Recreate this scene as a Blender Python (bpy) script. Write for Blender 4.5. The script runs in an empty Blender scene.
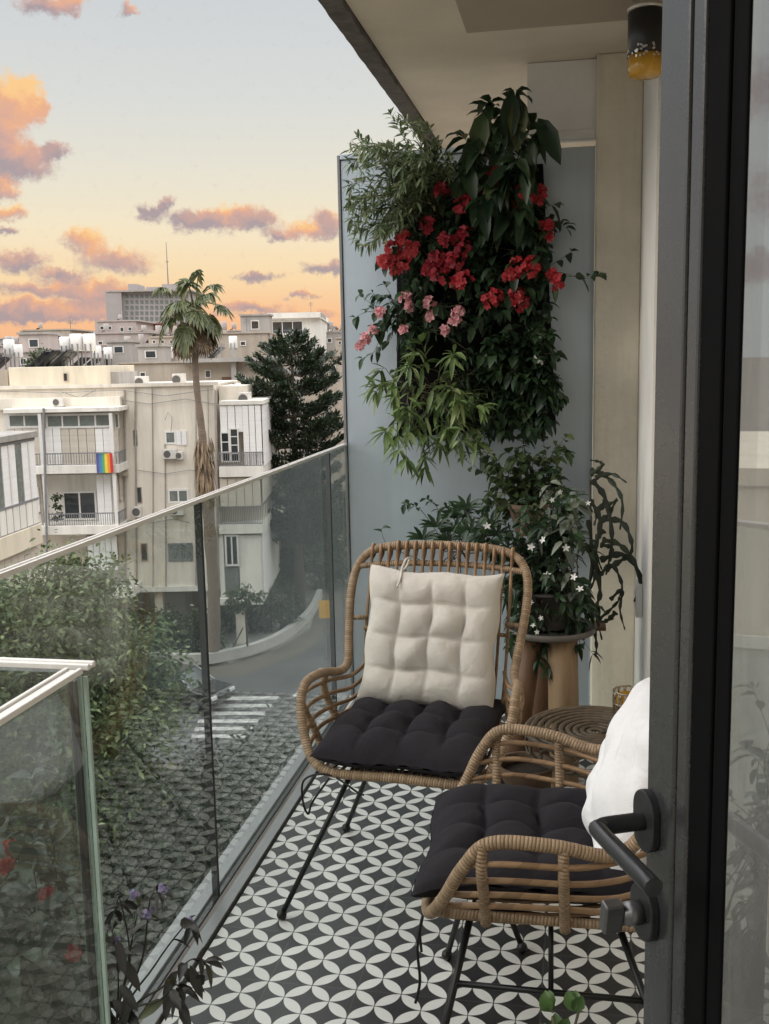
import bpy, bmesh, math, random
import numpy as np
from mathutils import Vector, Matrix
random.seed(7); np.random.seed(7)
PI = math.pi; R = math.radians
scene = bpy.context.scene
COL = scene.collection

# ------------------------------------------------------------------ camera maths
F = 1020.0; CX, CY = 384.5, 512.0
EYE = Vector((0, 0, 1.42))
_d1 = Vector((580-CX, 356-CY, F)).normalized()
_k = -(F*F)/((356-CY)+.0205*(580-CX))
_dn = Vector((.0205*_k, _k, F)).normalized()
_rt = _dn.cross(_d1).normalized()
def c2w(c): return Vector((_rt.dot(c), _d1.dot(c), -_dn.dot(c)))
def ray(px, py): return c2w(Vector((px-CX, py-CY, F)))
def at(px, py, Y):
    r = ray(px, py); return EYE + r*(Y/r.y)
def atx(px, py, X):
    r = ray(px, py); return EYE + r*(X/r.x)
def atz(px, py, Z):
    r = ray(px, py); return EYE + r*((Z-EYE.z)/r.z)
_f = c2w(Vector((0, 0, 1))); EF = Vector((_f.x, _f.y, 0)).normalized(); ER = Vector((EF.y, -EF.x, 0))
PSI = math.atan2(ER.y, ER.x)
def PV(px, py, v):
    r = ray(px, py); return EYE + r*(v/r.dot(EF))
def uz(px, py, v):
    p = PV(px, py, v); return p.dot(ER), p.z
GZ = -12.0
def G(px, py): return atz(px, py, GZ)

# ------------------------------------------------------------------ materials
def srgb(r, g, b):
    f = lambda c: (c/255/12.92) if c <= 10 else ((c/255+.055)/1.055)**2.4
    return (f(r), f(g), f(b))
def newmat(name):
    m = bpy.data.materials.new(name); m.use_nodes = True
    nt = m.node_tree; return m, nt, nt.nodes['Principled BSDF'], nt.nodes['Material Output']
def N(nt, t, **kw):
    n = nt.nodes.new(t)
    for k, v in kw.items():
        if k in ('ins',):
            for a, b in v.items(): n.inputs[a].default_value = b
        else: setattr(n, k, v)
    return n
def L(nt, a, b): nt.links.new(a, b)
def math_(nt, op, a, b=None, c=None, clamp=False):
    n = nt.nodes.new('ShaderNodeMath'); n.operation = op; n.use_clamp = clamp
    for i, x in enumerate((a, b, c)):
        if x is None: continue
        if isinstance(x, (int, float)): n.inputs[i].default_value = x
        else: nt.links.new(x, n.inputs[i])
    return n.outputs[0]
def mixc(nt, fac, a, b):
    n = nt.nodes.new('ShaderNodeMix'); n.data_type = 'RGBA'; n.clamp_factor = True
    for s, x in ((0, fac), (6, a), (7, b)):
        if isinstance(x, (int, float)): n.inputs[s].default_value = x
        elif isinstance(x, tuple): n.inputs[s].default_value = (*x, 1)
        else: nt.links.new(x, n.inputs[s])
    return n.outputs[2]
def pm(name, col, rough=.6, var=.15, scale=6., bump=.0, bscale=60., metal=0., spec=.5, stretch=(1, 1, 1), rvar=.1, col2=None, coat=0., streak=0.):
    m, nt, b, out = newmat(name)
    tc = N(nt, 'ShaderNodeTexCoord'); mp = N(nt, 'ShaderNodeMapping'); mp.inputs['Scale'].default_value = stretch
    L(nt, tc.outputs['Object'], mp.inputs[0])
    n1 = N(nt, 'ShaderNodeTexNoise', ins={'Scale': scale, 'Detail': 6., 'Roughness': .62}); L(nt, mp.outputs[0], n1.inputs['Vector'])
    c1 = tuple(c*(1-var) for c in col); c2 = tuple(min(1, c*(1+var)) for c in col)
    if col2: c1, c2 = col, col2
    rp = N(nt, 'ShaderNodeMapRange', ins={'From Min': .3, 'From Max': .7}); L(nt, n1.outputs[0], rp.inputs[0])
    bc_ = mixc(nt, rp.outputs[0], c1, c2)
    if streak:       # rain streaks and grime running down the face
        mp2 = N(nt, 'ShaderNodeMapping'); mp2.inputs['Scale'].default_value = (1, 1, .07); L(nt, tc.outputs['Object'], mp2.inputs[0])
        n4 = N(nt, 'ShaderNodeTexNoise', ins={'Scale': scale*3.2, 'Detail': 5., 'Roughness': .7}); L(nt, mp2.outputs[0], n4.inputs['Vector'])
        n5 = N(nt, 'ShaderNodeTexNoise', ins={'Scale': scale*.5, 'Detail': 4.}); L(nt, tc.outputs['Object'], n5.inputs['Vector'])
        r4 = N(nt, 'ShaderNodeMapRange', ins={'From Min': .48, 'From Max': .72, 'To Max': streak}); L(nt, n4.outputs[0], r4.inputs[0])
        r5 = N(nt, 'ShaderNodeMapRange', ins={'From Min': .38, 'From Max': .62}); L(nt, n5.outputs[0], r5.inputs[0])
        bc_ = mixc(nt, math_(nt, 'MULTIPLY', r4.outputs[0], r5.outputs[0]), bc_, tuple(c*.42 for c in col))
    L(nt, bc_, b.inputs['Base Color'])
    rr = N(nt, 'ShaderNodeMapRange', ins={'From Min': .3, 'From Max': .7, 'To Min': max(.02, rough-rvar), 'To Max': min(1, rough+rvar)})
    L(nt, n1.outputs[0], rr.inputs[0]); L(nt, rr.outputs[0], b.inputs['Roughness'])
    b.inputs['Metallic'].default_value = metal; b.inputs['Specular IOR Level'].default_value = spec
    b.inputs['Coat Weight'].default_value = coat
    if bump:
        n2 = N(nt, 'ShaderNodeTexNoise', ins={'Scale': bscale, 'Detail': 5.}); L(nt, mp.outputs[0], n2.inputs['Vector'])
        bp = N(nt, 'ShaderNodeBump', ins={'Strength': bump, 'Distance': .01}); L(nt, n2.outputs[0], bp.inputs['Height'])
        L(nt, bp.outputs[0], b.inputs['Normal'])
    return m
def leafmat(name, c1, c2, c3=None, rough=.42, trans=.25, spec=.45):
    m, nt, b, out = newmat(name)
    g = N(nt, 'ShaderNodeNewGeometry')
    cr = N(nt, 'ShaderNodeValToRGB'); e = cr.color_ramp.elements
    e[0].color = (*c1, 1); e[1].color = (*c2, 1); e[1].position = .85
    if c3: x = e.new(.97); x.color = (*c3, 1)
    L(nt, g.outputs['Random Per Island'], cr.inputs[0])
    tc = N(nt, 'ShaderNodeTexCoord'); no = N(nt, 'ShaderNodeTexNoise', ins={'Scale': 9., 'Detail': 3.}); L(nt, tc.outputs['Object'], no.inputs['Vector'])
    hs = N(nt, 'ShaderNodeHueSaturation', ins={'Saturation': .95}); L(nt, cr.outputs[0], hs.inputs['Color'])
    mr = N(nt, 'ShaderNodeMapRange', ins={'From Min': .3, 'From Max': .7, 'To Min': .75, 'To Max': 1.25}); L(nt, no.outputs[0], mr.inputs[0]); L(nt, mr.outputs[0], hs.inputs['Value'])
    L(nt, hs.outputs[0], b.inputs['Base Color']); b.inputs['Roughness'].default_value = rough; b.inputs['Specular IOR Level'].default_value = spec
    t = N(nt, 'ShaderNodeBsdfTranslucent'); L(nt, hs.outputs[0], t.inputs['Color'])
    mx = N(nt, 'ShaderNodeMixShader', ins={0: trans}); L(nt, b.outputs[0], mx.inputs[1]); L(nt, t.outputs[0], mx.inputs[2]); L(nt, mx.outputs[0], out.inputs[0])
    return m
def glassmat(name, ior, tint, dirt_haze=.0):
    m, nt, b, out = newmat(name); nt.nodes.remove(b)
    fr = N(nt, 'ShaderNodeFresnel', ins={'IOR': ior})
    # the same reflectance on both sides of the sheet
    geo = N(nt, 'ShaderNodeNewGeometry')
    lw = N(nt, 'ShaderNodeLayerWeight')
    tr = N(nt, 'ShaderNodeBsdfTransparent', ins={'Color': (*tint, 1)})
    gl = N(nt, 'ShaderNodeBsdfGlossy', ins={'Roughness': 0.0, 'Color': (.97, .98, .98, 1)})
    # Schlick from facing
    cosv = math_(nt, 'ABSOLUTE', N_dot(nt, geo))
    f0 = ((ior-1)/(ior+1))**2
    p = math_(nt, 'POWER', math_(nt, 'SUBTRACT', 1., cosv), 5.)
    fac = math_(nt, 'MULTIPLY_ADD', p, 1-f0, f0)
    nt.nodes.remove(fr); nt.nodes.remove(lw)
    mx = N(nt, 'ShaderNodeMixShader'); L(nt, fac, mx.inputs[0]); L(nt, tr.outputs[0], mx.inputs[1]); L(nt, gl.outputs[0], mx.inputs[2])
    last = mx.outputs[0]
    if dirt_haze:
        df = N(nt, 'ShaderNodeBsdfDiffuse', ins={'Color': (.6, .6, .58, 1)})
        tc = N(nt, 'ShaderNodeTexCoord'); mp = N(nt, 'ShaderNodeMapping'); mp.inputs['Scale'].default_value = (3, 3, .7); L(nt, tc.outputs['Object'], mp.inputs[0])
        no = N(nt, 'ShaderNodeTexNoise', ins={'Scale': 3., 'Detail': 8., 'Roughness': .7}); L(nt, mp.outputs[0], no.inputs['Vector'])
        mr = N(nt, 'ShaderNodeMapRange', ins={'From Min': .4, 'From Max': .8, 'To Min': dirt_haze*.3, 'To Max': dirt_haze}); L(nt, no.outputs[0], mr.inputs[0])
        m2 = N(nt, 'ShaderNodeMixShader'); L(nt, mr.outputs[0], m2.inputs[0]); L(nt, last, m2.inputs[1]); L(nt, df.outputs[0], m2.inputs[2]); last = m2.outputs[0]
    L(nt, last, out.inputs[0]); return m
def N_dot(nt, geo):
    n = nt.nodes.new('ShaderNodeVectorMath'); n.operation = 'DOT_PRODUCT'
    nt.links.new(geo.outputs['Incoming'], n.inputs[0]); nt.links.new(geo.outputs['Normal'], n.inputs[1]); return n.outputs['Value']
def rattanmat(name, c1, c2, wrap=.0065, wstr=.6):
    m, nt, b, out = newmat(name)
    uv = N(nt, 'ShaderNodeUVMap'); sp = N(nt, 'ShaderNodeSeparateXYZ'); L(nt, uv.outputs[0], sp.inputs[0])
    no = N(nt, 'ShaderNodeTexNoise', ins={'Scale': 35., 'Detail': 4.}); tc = N(nt, 'ShaderNodeTexCoord'); L(nt, tc.outputs['Object'], no.inputs['Vector'])
    ph = math_(nt, 'MULTIPLY_ADD', sp.outputs[1], 1/wrap, math_(nt, 'MULTIPLY', no.outputs[0], .5))
    ph = math_(nt, 'ADD', ph, sp.outputs[0])
    s = math_(nt, 'ABSOLUTE', math_(nt, 'SINE', math_(nt, 'MULTIPLY', ph, PI)))
    s = math_(nt, 'POWER', s, .4)
    wn = N(nt, 'ShaderNodeTexWhiteNoise', noise_dimensions='1D'); L(nt, math_(nt, 'FLOOR', ph), wn.inputs['W'])
    n2 = N(nt, 'ShaderNodeTexNoise', ins={'Scale': 12., 'Detail': 3.}); L(nt, tc.outputs['Object'], n2.inputs['Vector'])
    f = math_(nt, 'ADD', math_(nt, 'MULTIPLY', wn.outputs[0], .5), math_(nt, 'MULTIPLY', n2.outputs[0], .6), clamp=True)
    base = mixc(nt, f, c1, c2)
    dark = tuple(c*.35 for c in c1)
    L(nt, mixc(nt, math_(nt, 'MULTIPLY', math_(nt, 'SUBTRACT', 1., s), wstr), base, dark), b.inputs['Base Color'])
    bp = N(nt, 'ShaderNodeBump', ins={'Strength': wstr, 'Distance': .004}); L(nt, s, bp.inputs['Height']); L(nt, bp.outputs[0], b.inputs['Normal'])
    b.inputs['Roughness'].default_value = .5; b.inputs['Specular IOR Level'].default_value = .35
    return m
def clothmat(name, col, var=.1, weave=700.):
    m, nt, b, out = newmat(name)
    tc = N(nt, 'ShaderNodeTexCoord')
    no = N(nt, 'ShaderNodeTexNoise', ins={'Scale': 14., 'Detail': 6.}); L(nt, tc.outputs['Object'], no.inputs['Vector'])
    n2 = N(nt, 'ShaderNodeTexNoise', ins={'Scale': weave, 'Detail': 2.}); L(nt, tc.outputs['Object'], n2.inputs['Vector'])
    f = math_(nt, 'ADD', math_(nt, 'MULTIPLY', no.outputs[0], .6), math_(nt, 'MULTIPLY', n2.outputs[0], .4))
    L(nt, mixc(nt, f, tuple(c*(1-var*2) for c in col), tuple(min(1, c*(1+var)) for c in col)), b.inputs['Base Color'])
    n3 = N(nt, 'ShaderNodeTexNoise', ins={'Scale': 28., 'Detail': 4., 'Distortion': .8}); L(nt, tc.outputs['Object'], n3.inputs['Vector'])
    h = math_(nt, 'ADD', math_(nt, 'MULTIPLY', n2.outputs[0], .25), n3.outputs[0])
    bp = N(nt, 'ShaderNodeBump', ins={'Strength': .6, 'Distance': .007}); L(nt, h, bp.inputs['Height']); L(nt, bp.outputs[0], b.inputs['Normal'])
    b.inputs['Roughness'].default_value = .9; b.inputs['Sheen Weight'].default_value = .15 if col[0] > .1 else .02; b.inputs['Specular IOR Level'].default_value = .2 if col[0] > .1 else .08
    return m
def tilemat():
    m, nt, b, out = newmat('patterned_tile')
    P = .104; X0, Y0 = -.490, 2.087
    g = N(nt, 'ShaderNodeNewGeometry'); sp = N(nt, 'ShaderNodeSeparateXYZ'); L(nt, g.outputs['Position'], sp.inputs[0])
    X = math_(nt, 'SUBTRACT', sp.outputs[0], X0-20*P); Y = math_(nt, 'SUBTRACT', sp.outputs[1], Y0-100*P)
    fr = lambda v: math_(nt, 'ABSOLUTE', math_(nt, 'SUBTRACT', math_(nt, 'FRACT', math_(nt, 'ADD', v, 1000.)), .5))
    fu = fr(math_(nt, 'DIVIDE', math_(nt, 'ADD', X, Y), P)); fv = fr(math_(nt, 'DIVIDE', math_(nt, 'SUBTRACT', X, Y), P))
    mx = math_(nt, 'MAXIMUM', fu, fv); mn = math_(nt, 'MINIMUM', fu, fv)
    a = math_(nt, 'SUBTRACT', 1., mx)
    d = math_(nt, 'SQRT', math_(nt, 'ADD', math_(nt, 'MULTIPLY', a, a), math_(nt, 'MULTIPLY', mn, mn)))
    no = N(nt, 'ShaderNodeTexNoise', ins={'Scale': 60., 'Detail': 4.}); L(nt, g.outputs['Position'], no.inputs['Vector'])
    d = math_(nt, 'ADD', d, math_(nt, 'MULTIPLY', math_(nt, 'SUBTRACT', no.outputs[0], .5), .012))
    w = N(nt, 'ShaderNodeMapRange', ins={'From Min': .7005, 'From Max': .687}); L(nt, d, w.inputs[0])
    tx = math_(nt, 'DIVIDE', X, 2*P); ty = math_(nt, 'DIVIDE', Y, 2*P)
    gx = math_(nt, 'SUBTRACT', .5, fr(tx)); gy = math_(nt, 'SUBTRACT', .5, fr(ty))
    gr = math_(nt, 'LESS_THAN', math_(nt, 'MINIMUM', gx, gy), .0065)
    wn = N(nt, 'ShaderNodeTexWhiteNoise', noise_dimensions='2D')
    cb = N(nt, 'ShaderNodeCombineXYZ'); L(nt, math_(nt, 'FLOOR', math_(nt, 'ADD', tx, 0)), cb.inputs[0]); L(nt, math_(nt, 'FLOOR', ty), cb.inputs[1]); L(nt, cb.outputs[0], wn.inputs['Vector'])
    n2 = N(nt, 'ShaderNodeTexNoise', ins={'Scale': 7., 'Detail': 8., 'Roughness': .7}); L(nt, g.outputs['Position'], n2.inputs['Vector'])
    f = math_(nt, 'ADD', math_(nt, 'MULTIPLY', wn.outputs[0], .4), math_(nt, 'MULTIPLY', n2.outputs[0], .6))
    dark = mixc(nt, f, (.008, .008, .009), (.036, .035, .036)); white = mixc(nt, f, (.44, .43, .415), (.72, .72, .70))
    c = mixc(nt, w.outputs[0], dark, white); c = mixc(nt, gr, c, (.05, .048, .045))
    L(nt, c, b.inputs['Base Color'])
    rr = N(nt, 'ShaderNodeMapRange', ins={'From Min': .3, 'From Max': .7, 'To Min': .30, 'To Max': .46}); L(nt, n2.outputs[0], rr.inputs[0]); L(nt, rr.outputs[0], b.inputs['Roughness'])
    bp = N(nt, 'ShaderNodeBump', ins={'Strength': .25, 'Distance': .002}); L(nt, math_(nt, 'SUBTRACT', no.outputs[0], math_(nt, 'MULTIPLY', gr, 1.5)), bp.inputs['Height']); L(nt, bp.outputs[0], b.inputs['Normal'])
    return m

M = {}
M['tile'] = tilemat()
M['plaster'] = pm('cream_plaster', (.72, .655, .54), .85, .10, 5., .35, 55., streak=.30)
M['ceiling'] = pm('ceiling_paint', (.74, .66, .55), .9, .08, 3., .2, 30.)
M['soffit'] = pm('shaded_soffit_paint', (.36, .305, .245), .9, .08, 3., .15, 30.)  # ceiling tone darkened: the shade on the underside is put into the colour
M['slab_edge'] = pm('rough_concrete_edge', (.13, .12, .11), .95, .35, 14., .8, 40.)
M['white_paint'] = pm('white_paint', (.74, .73, .70), .6, .05, 5., .05)
M['transom'] = pm('pale_board', (.80, .79, .78), .7, .06, 4., .1)
M['screen'] = pm('blue_grey_panel', (.50, .565, .625), .40, .05, 2.5, .04, 25., metal=.55, streak=.18)
M['alu'] = pm('pale_aluminium', (.80, .78, .75), .45, .05, 30., .03, 200., metal=.25)
M['alu_dark'] = pm('weathered_aluminium', (.25, .255, .26), .45, .12, 12., .05, 90., metal=.5)
M['seal'] = pm('black_seal', (.012, .012, .013), .6, .2)
M['door_grey'] = pm('anthracite_door_paint', (.026, .027, .029), .27, .12, 18., .04, 300., spec=.9, rvar=.06)
M['door_black'] = pm('black_gasket_profile', (.004, .004, .0045), .7, .2, spec=.06)
M['handle'] = pm('dark_handle_metal', (.028, .029, .032), .36, .15, 40., metal=.4)
M['turn'] = pm('worn_steel', (.16, .16, .165), .35, .15, 40., metal=.8)
M['glass'] = glassmat('balcony_glass', 1.57, (.88, .915, .90), .010)
M['glass_near'] = glassmat('near_glass', 1.45, (.88, .915, .90), .008)
M['glass_door'] = glassmat('door_glass', 3.2, (.78, .81, .80), .30)  # strong film: some grime plus a pale reflection haze painted on the pane
M['glass_edge'] = pm('glass_edge_green', (.36, .47, .43), .2, .1, 20.)
M['rattan'] = rattanmat('wrapped_rattan', (.17, .108, .062), (.42, .30, .19))
M['rod'] = rattanmat('rattan_rod', (.13, .072, .036), (.36, .23, .13), .03, .15)
M['rod_dark'] = rattanmat('weathered_rattan', (.075, .055, .038), (.19, .145, .10), .03, .2)
M['iron'] = pm('black_iron', (.012, .012, .013), .45, .2, metal=.3)
M['cushion_dark'] = clothmat('charcoal_cotton', (.025, .0225, .0265))
M['cushion_cream'] = clothmat('cream_cotton', (.60, .56, .505), .05)
M['pillow_white'] = clothmat('white_cotton', (.76, .76, .77), .02)
M['felt'] = pm('black_felt', (.006, .006, .006), .95, .3, 30., .3, 200., spec=.1)
M['felt_pocket'] = pm('dark_felt_pocket', (.010, .010, .010), .95, .3, 30., .3, 200., spec=.1)
M['terracotta'] = pm('terracotta', (.12, .075, .048), .8, .2, 12., .3)
M['wood'] = pm('pale_wood', (.28, .185, .105), .6, .25, 4., .2, 60., stretch=(6, 6, 1))
M['wood_dark'] = pm('dark_wood', (.13, .065, .032), .6, .3, 4., .2, 60., stretch=(6, 6, 1))
M['tray'] = pm('grey_tray', (.13, .12, .105), .6, .1)
M['pot_dark'] = pm('dark_pot', (.05, .045, .04), .6, .2)
M['soil'] = pm('soil', (.03, .02, .014), .95, .3, 40., .5)
M['tin'] = pm('pierced_tin', (.42, .36, .28), .3, .2, 60., .2, 120., metal=.9)
M['stem'] = pm('green_stem', (.10, .09, .045), .7, .3)
M['stem_dark'] = pm('dark_stem', (.03, .025, .018), .7, .3)
M['lf_feather'] = leafmat('feathery_leaf', (.07, .11, .05), (.20, .26, .13), (.30, .33, .16))
M['lf_big'] = leafmat('big_dark_leaf', (.014, .036, .018), (.038, .074, .028), (.085, .10, .034))
M['lf_ger'] = leafmat('geranium_leaf', (.016, .040, .020), (.042, .085, .035))
M['lf_lemon'] = leafmat('lemon_leaf', (.07, .125, .036), (.20, .29, .09), (.30, .37, .15))
M['lf_dark'] = leafmat('mint_leaf', (.014, .036, .018), (.038, .074, .028))
M['lf_ivy'] = leafmat('ivy_leaf', (.03, .06, .02), (.09, .13, .045))
M['lf_jas'] = leafmat('jasmine_leaf', (.014, .036, .016), (.04, .08, .032))
M['lf_pale'] = leafmat('grey_green_leaf', (.10, .13, .10), (.22, .25, .19))
M['lf_strap'] = leafmat('strap_leaf', (.012, .018, .010), (.03, .042, .022), trans=.1)
M['lf_lantana'] = leafmat('purple_leaf', (.018, .018, .016), (.045, .04, .035), (.08, .09, .03), trans=.15)
M['lf_redshrub'] = leafmat('dusky_leaf', (.024, .034, .024), (.075, .092, .068), (.20, .22, .19), rough=.28, trans=.12)
M['lf_basil'] = leafmat('basil_leaf', (.045, .095, .025), (.10, .18, .05))
M['lf_fig'] = leafmat('fig_leaf', (.040, .066, .025), (.125, .172, .066), (.27, .32, .15))
M['lf_pine'] = leafmat('pine_needle', (.012, .024, .012), (.034, .056, .026), trans=.1)
M['lf_palm'] = leafmat('palm_leaf', (.055, .075, .022), (.15, .165, .06), (.25, .21, .09), trans=.2)
M['lf_deadpalm'] = leafmat('dry_palm_leaf', (.13, .085, .05), (.27, .19, .11), trans=.1)
M['lf_hedge'] = leafmat('hedge_leaf', (.02, .045, .018), (.06, .09, .03))
M['lf_shade'] = leafmat('shade_leaf', (.010, .018, .009), (.028, .042, .018), (.05, .07, .03))  # near-black leaves, the darkness below the glass put into their colour
def petal(name, c1, c2): return leafmat(name, c1, c2, rough=.5, trans=.3)
M['red'] = petal('red_petal', (.30, .005, .010), (.56, .016, .028))
M['crimson'] = petal('crimson_petal', (.24, .004, .016), (.46, .011, .032))
M['coral'] = petal('coral_petal', (.46, .012, .025), (.72, .06, .075))
M['pink'] = petal('pink_petal', (.64, .22, .26), (.82, .45, .46))
M['whitefl'] = petal('white_petal', (.75, .75, .72), (.88, .88, .85))
M['violet'] = petal('violet_petal', (.16, .13, .27), (.36, .31, .46))
M['yellow'] = pm('yellow_pollen', (.6, .4, .06), .8)
M['bark'] = pm('bark', (.10, .075, .055), .9, .35, 6., .6, 20., stretch=(3, 3, .6))
M['palm_bark'] = pm('palm_bark', (.17, .13, .10), .9, .35, 5., .6, 12., stretch=(1, 1, 4))
M['stucco'] = pm('cream_stucco', (.72, .665, .58), .9, .16, .9, .25, 9., stretch=(1.6, 1.6, .30), streak=.5)
M['stucco_w'] = pm('white_stucco', (.72, .695, .645), .9, .13, .8, .2, 9., stretch=(1.5, 1.5, .35), streak=.5)
M['stucco_b'] = pm('brown_grey_stucco', (.42, .365, .305), .9, .16, .8, .25, 9., stretch=(1.5, 1.5, .4), streak=.5)
M['stucco_g'] = pm('grey_stucco', (.37, .35, .33), .9, .16, .8, .2, 9., stretch=(1.5, 1.5, .4), streak=.5)
M['stucco_y'] = pm('yellowish_stucco', (.66, .595, .475), .9, .12, .9, .2, 9., stretch=(1.6, 1.6, .35), streak=.5)
M['stucco_far'] = pm('haze_tinted_stucco', (.43, .375, .35), .9, .14, .8, .2, 9., stretch=(1.5, 1.5, .35), streak=.5)  # white stucco dulled and warmed, distance haze put into the colour
M['concrete2'] = pm('pale_concrete', (.50, .50, .46), .9, .2, 1.2, .3, 14., stretch=(1.3, 1.3, .5), streak=.5)
M['concrete'] = pm('weathered_concrete', (.30, .285, .265), .9, .25, 2., .3, 14., stretch=(1.3, 1.3, .5))
M['hotel'] = pm('hotel_concrete', (.36, .33, .33), .85, .08, .3, .1)
M['shutter_w'] = pm('white_shutter', (.78, .77, .76), .6, .07, 1.2, .3, 6., stretch=(.3, .3, 9))
M['shutter_b'] = pm('beige_shutter', (.55, .50, .43), .6, .12, 1.2, .3, 6., stretch=(.3, .3, 9))
M['pane'] = pm('window_pane', (.035, .042, .045), .12, .4, 1.5, spec=.6)
M['pane_grn'] = pm('greenish_pane', (.16, .18, .165), .25, .25, 1.5, spec=.5)
M['winframe'] = pm('white_window_frame', (.68, .67, .65), .5, .06)
M['dark_open'] = pm('shaded_interior', (.03, .028, .026), .9, .3)
M['rail_metal'] = pm('grey_railing_paint', (.20, .20, .21), .6, .15)
M['pipe'] = pm('drain_pipe', (.33, .30, .27), .6, .2)
M['ac'] = pm('air_conditioner_paint', (.62, .60, .56), .5, .1, 6.)
M['ac_dark'] = pm('air_conditioner_grille', (.10, .095, .09), .6, .2)
M['tank'] = pm('tank_white', (.72, .71, .70), .45, .06)
M['tank_far'] = pm('dull_white_tank', (.40, .37, .355), .5, .1)
M['solar'] = pm('solar_collector', (.015, .016, .02), .35, .2, spec=.3)
M['rust'] = pm('red_brown_roof', (.28, .10, .08), .85, .15)
M['asphalt'] = pm('asphalt', (.055, .055, .058), .9, .18, .45, .4, 60., col2=(.115, .112, .11))
M['ground'] = pm('city_ground', (.12, .105, .085), .95, .3, .3, .3, 8.)
M['pave'] = pm('pavement_slabs', (.24, .23, .215), .9, .15, 2., .2, 20.)
M['soilbed'] = pm('garden_soil', (.030, .028, .020), .95, .4, 1.5, .5, 20.)
M['kerbwall'] = pm('white_low_wall', (.42, .41, .39), .8, .12, 2.)
M['road_paint'] = pm('road_paint', (.20, .20, .195), .8, .12, 5., .3, 60., col2=(.66, .65, .63))
M['car_dark'] = pm('dark_car_paint', (.018, .019, .022), .22, .1, spec=.6, coat=.6)
M['tyre'] = pm('tyre_rubber', (.015, .015, .015), .85, .2)
M['chrome'] = pm('wheel_metal', (.45, .45, .46), .3, .1, metal=.9)
M['lamp_lens'] = pm('lamp_lens', (.6, .6, .6), .15, .1)
M['sign_y'] = pm('yellow_sign', (.60, .34, .04), .6, .1)
M['lantern_dark'] = pm('dark_canister', (.020, .020, .022), .35, .2)
M['amber'] = pm('amber_glass', (.55, .30, .035), .22, .25, 14., spec=.6)
M['silver_foil'] = pm('pale_flakes', (.65, .62, .58), .3, .2, metal=.6)
for i, c in enumerate([(.10, .10, .28), (.07, .22, .42), (.10, .34, .16), (.72, .55, .06), (.72, .26, .04), (.55, .035, .04)]):
    M['flag%d' % i] = pm('flag_stripe', c, .8, .08)

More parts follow.
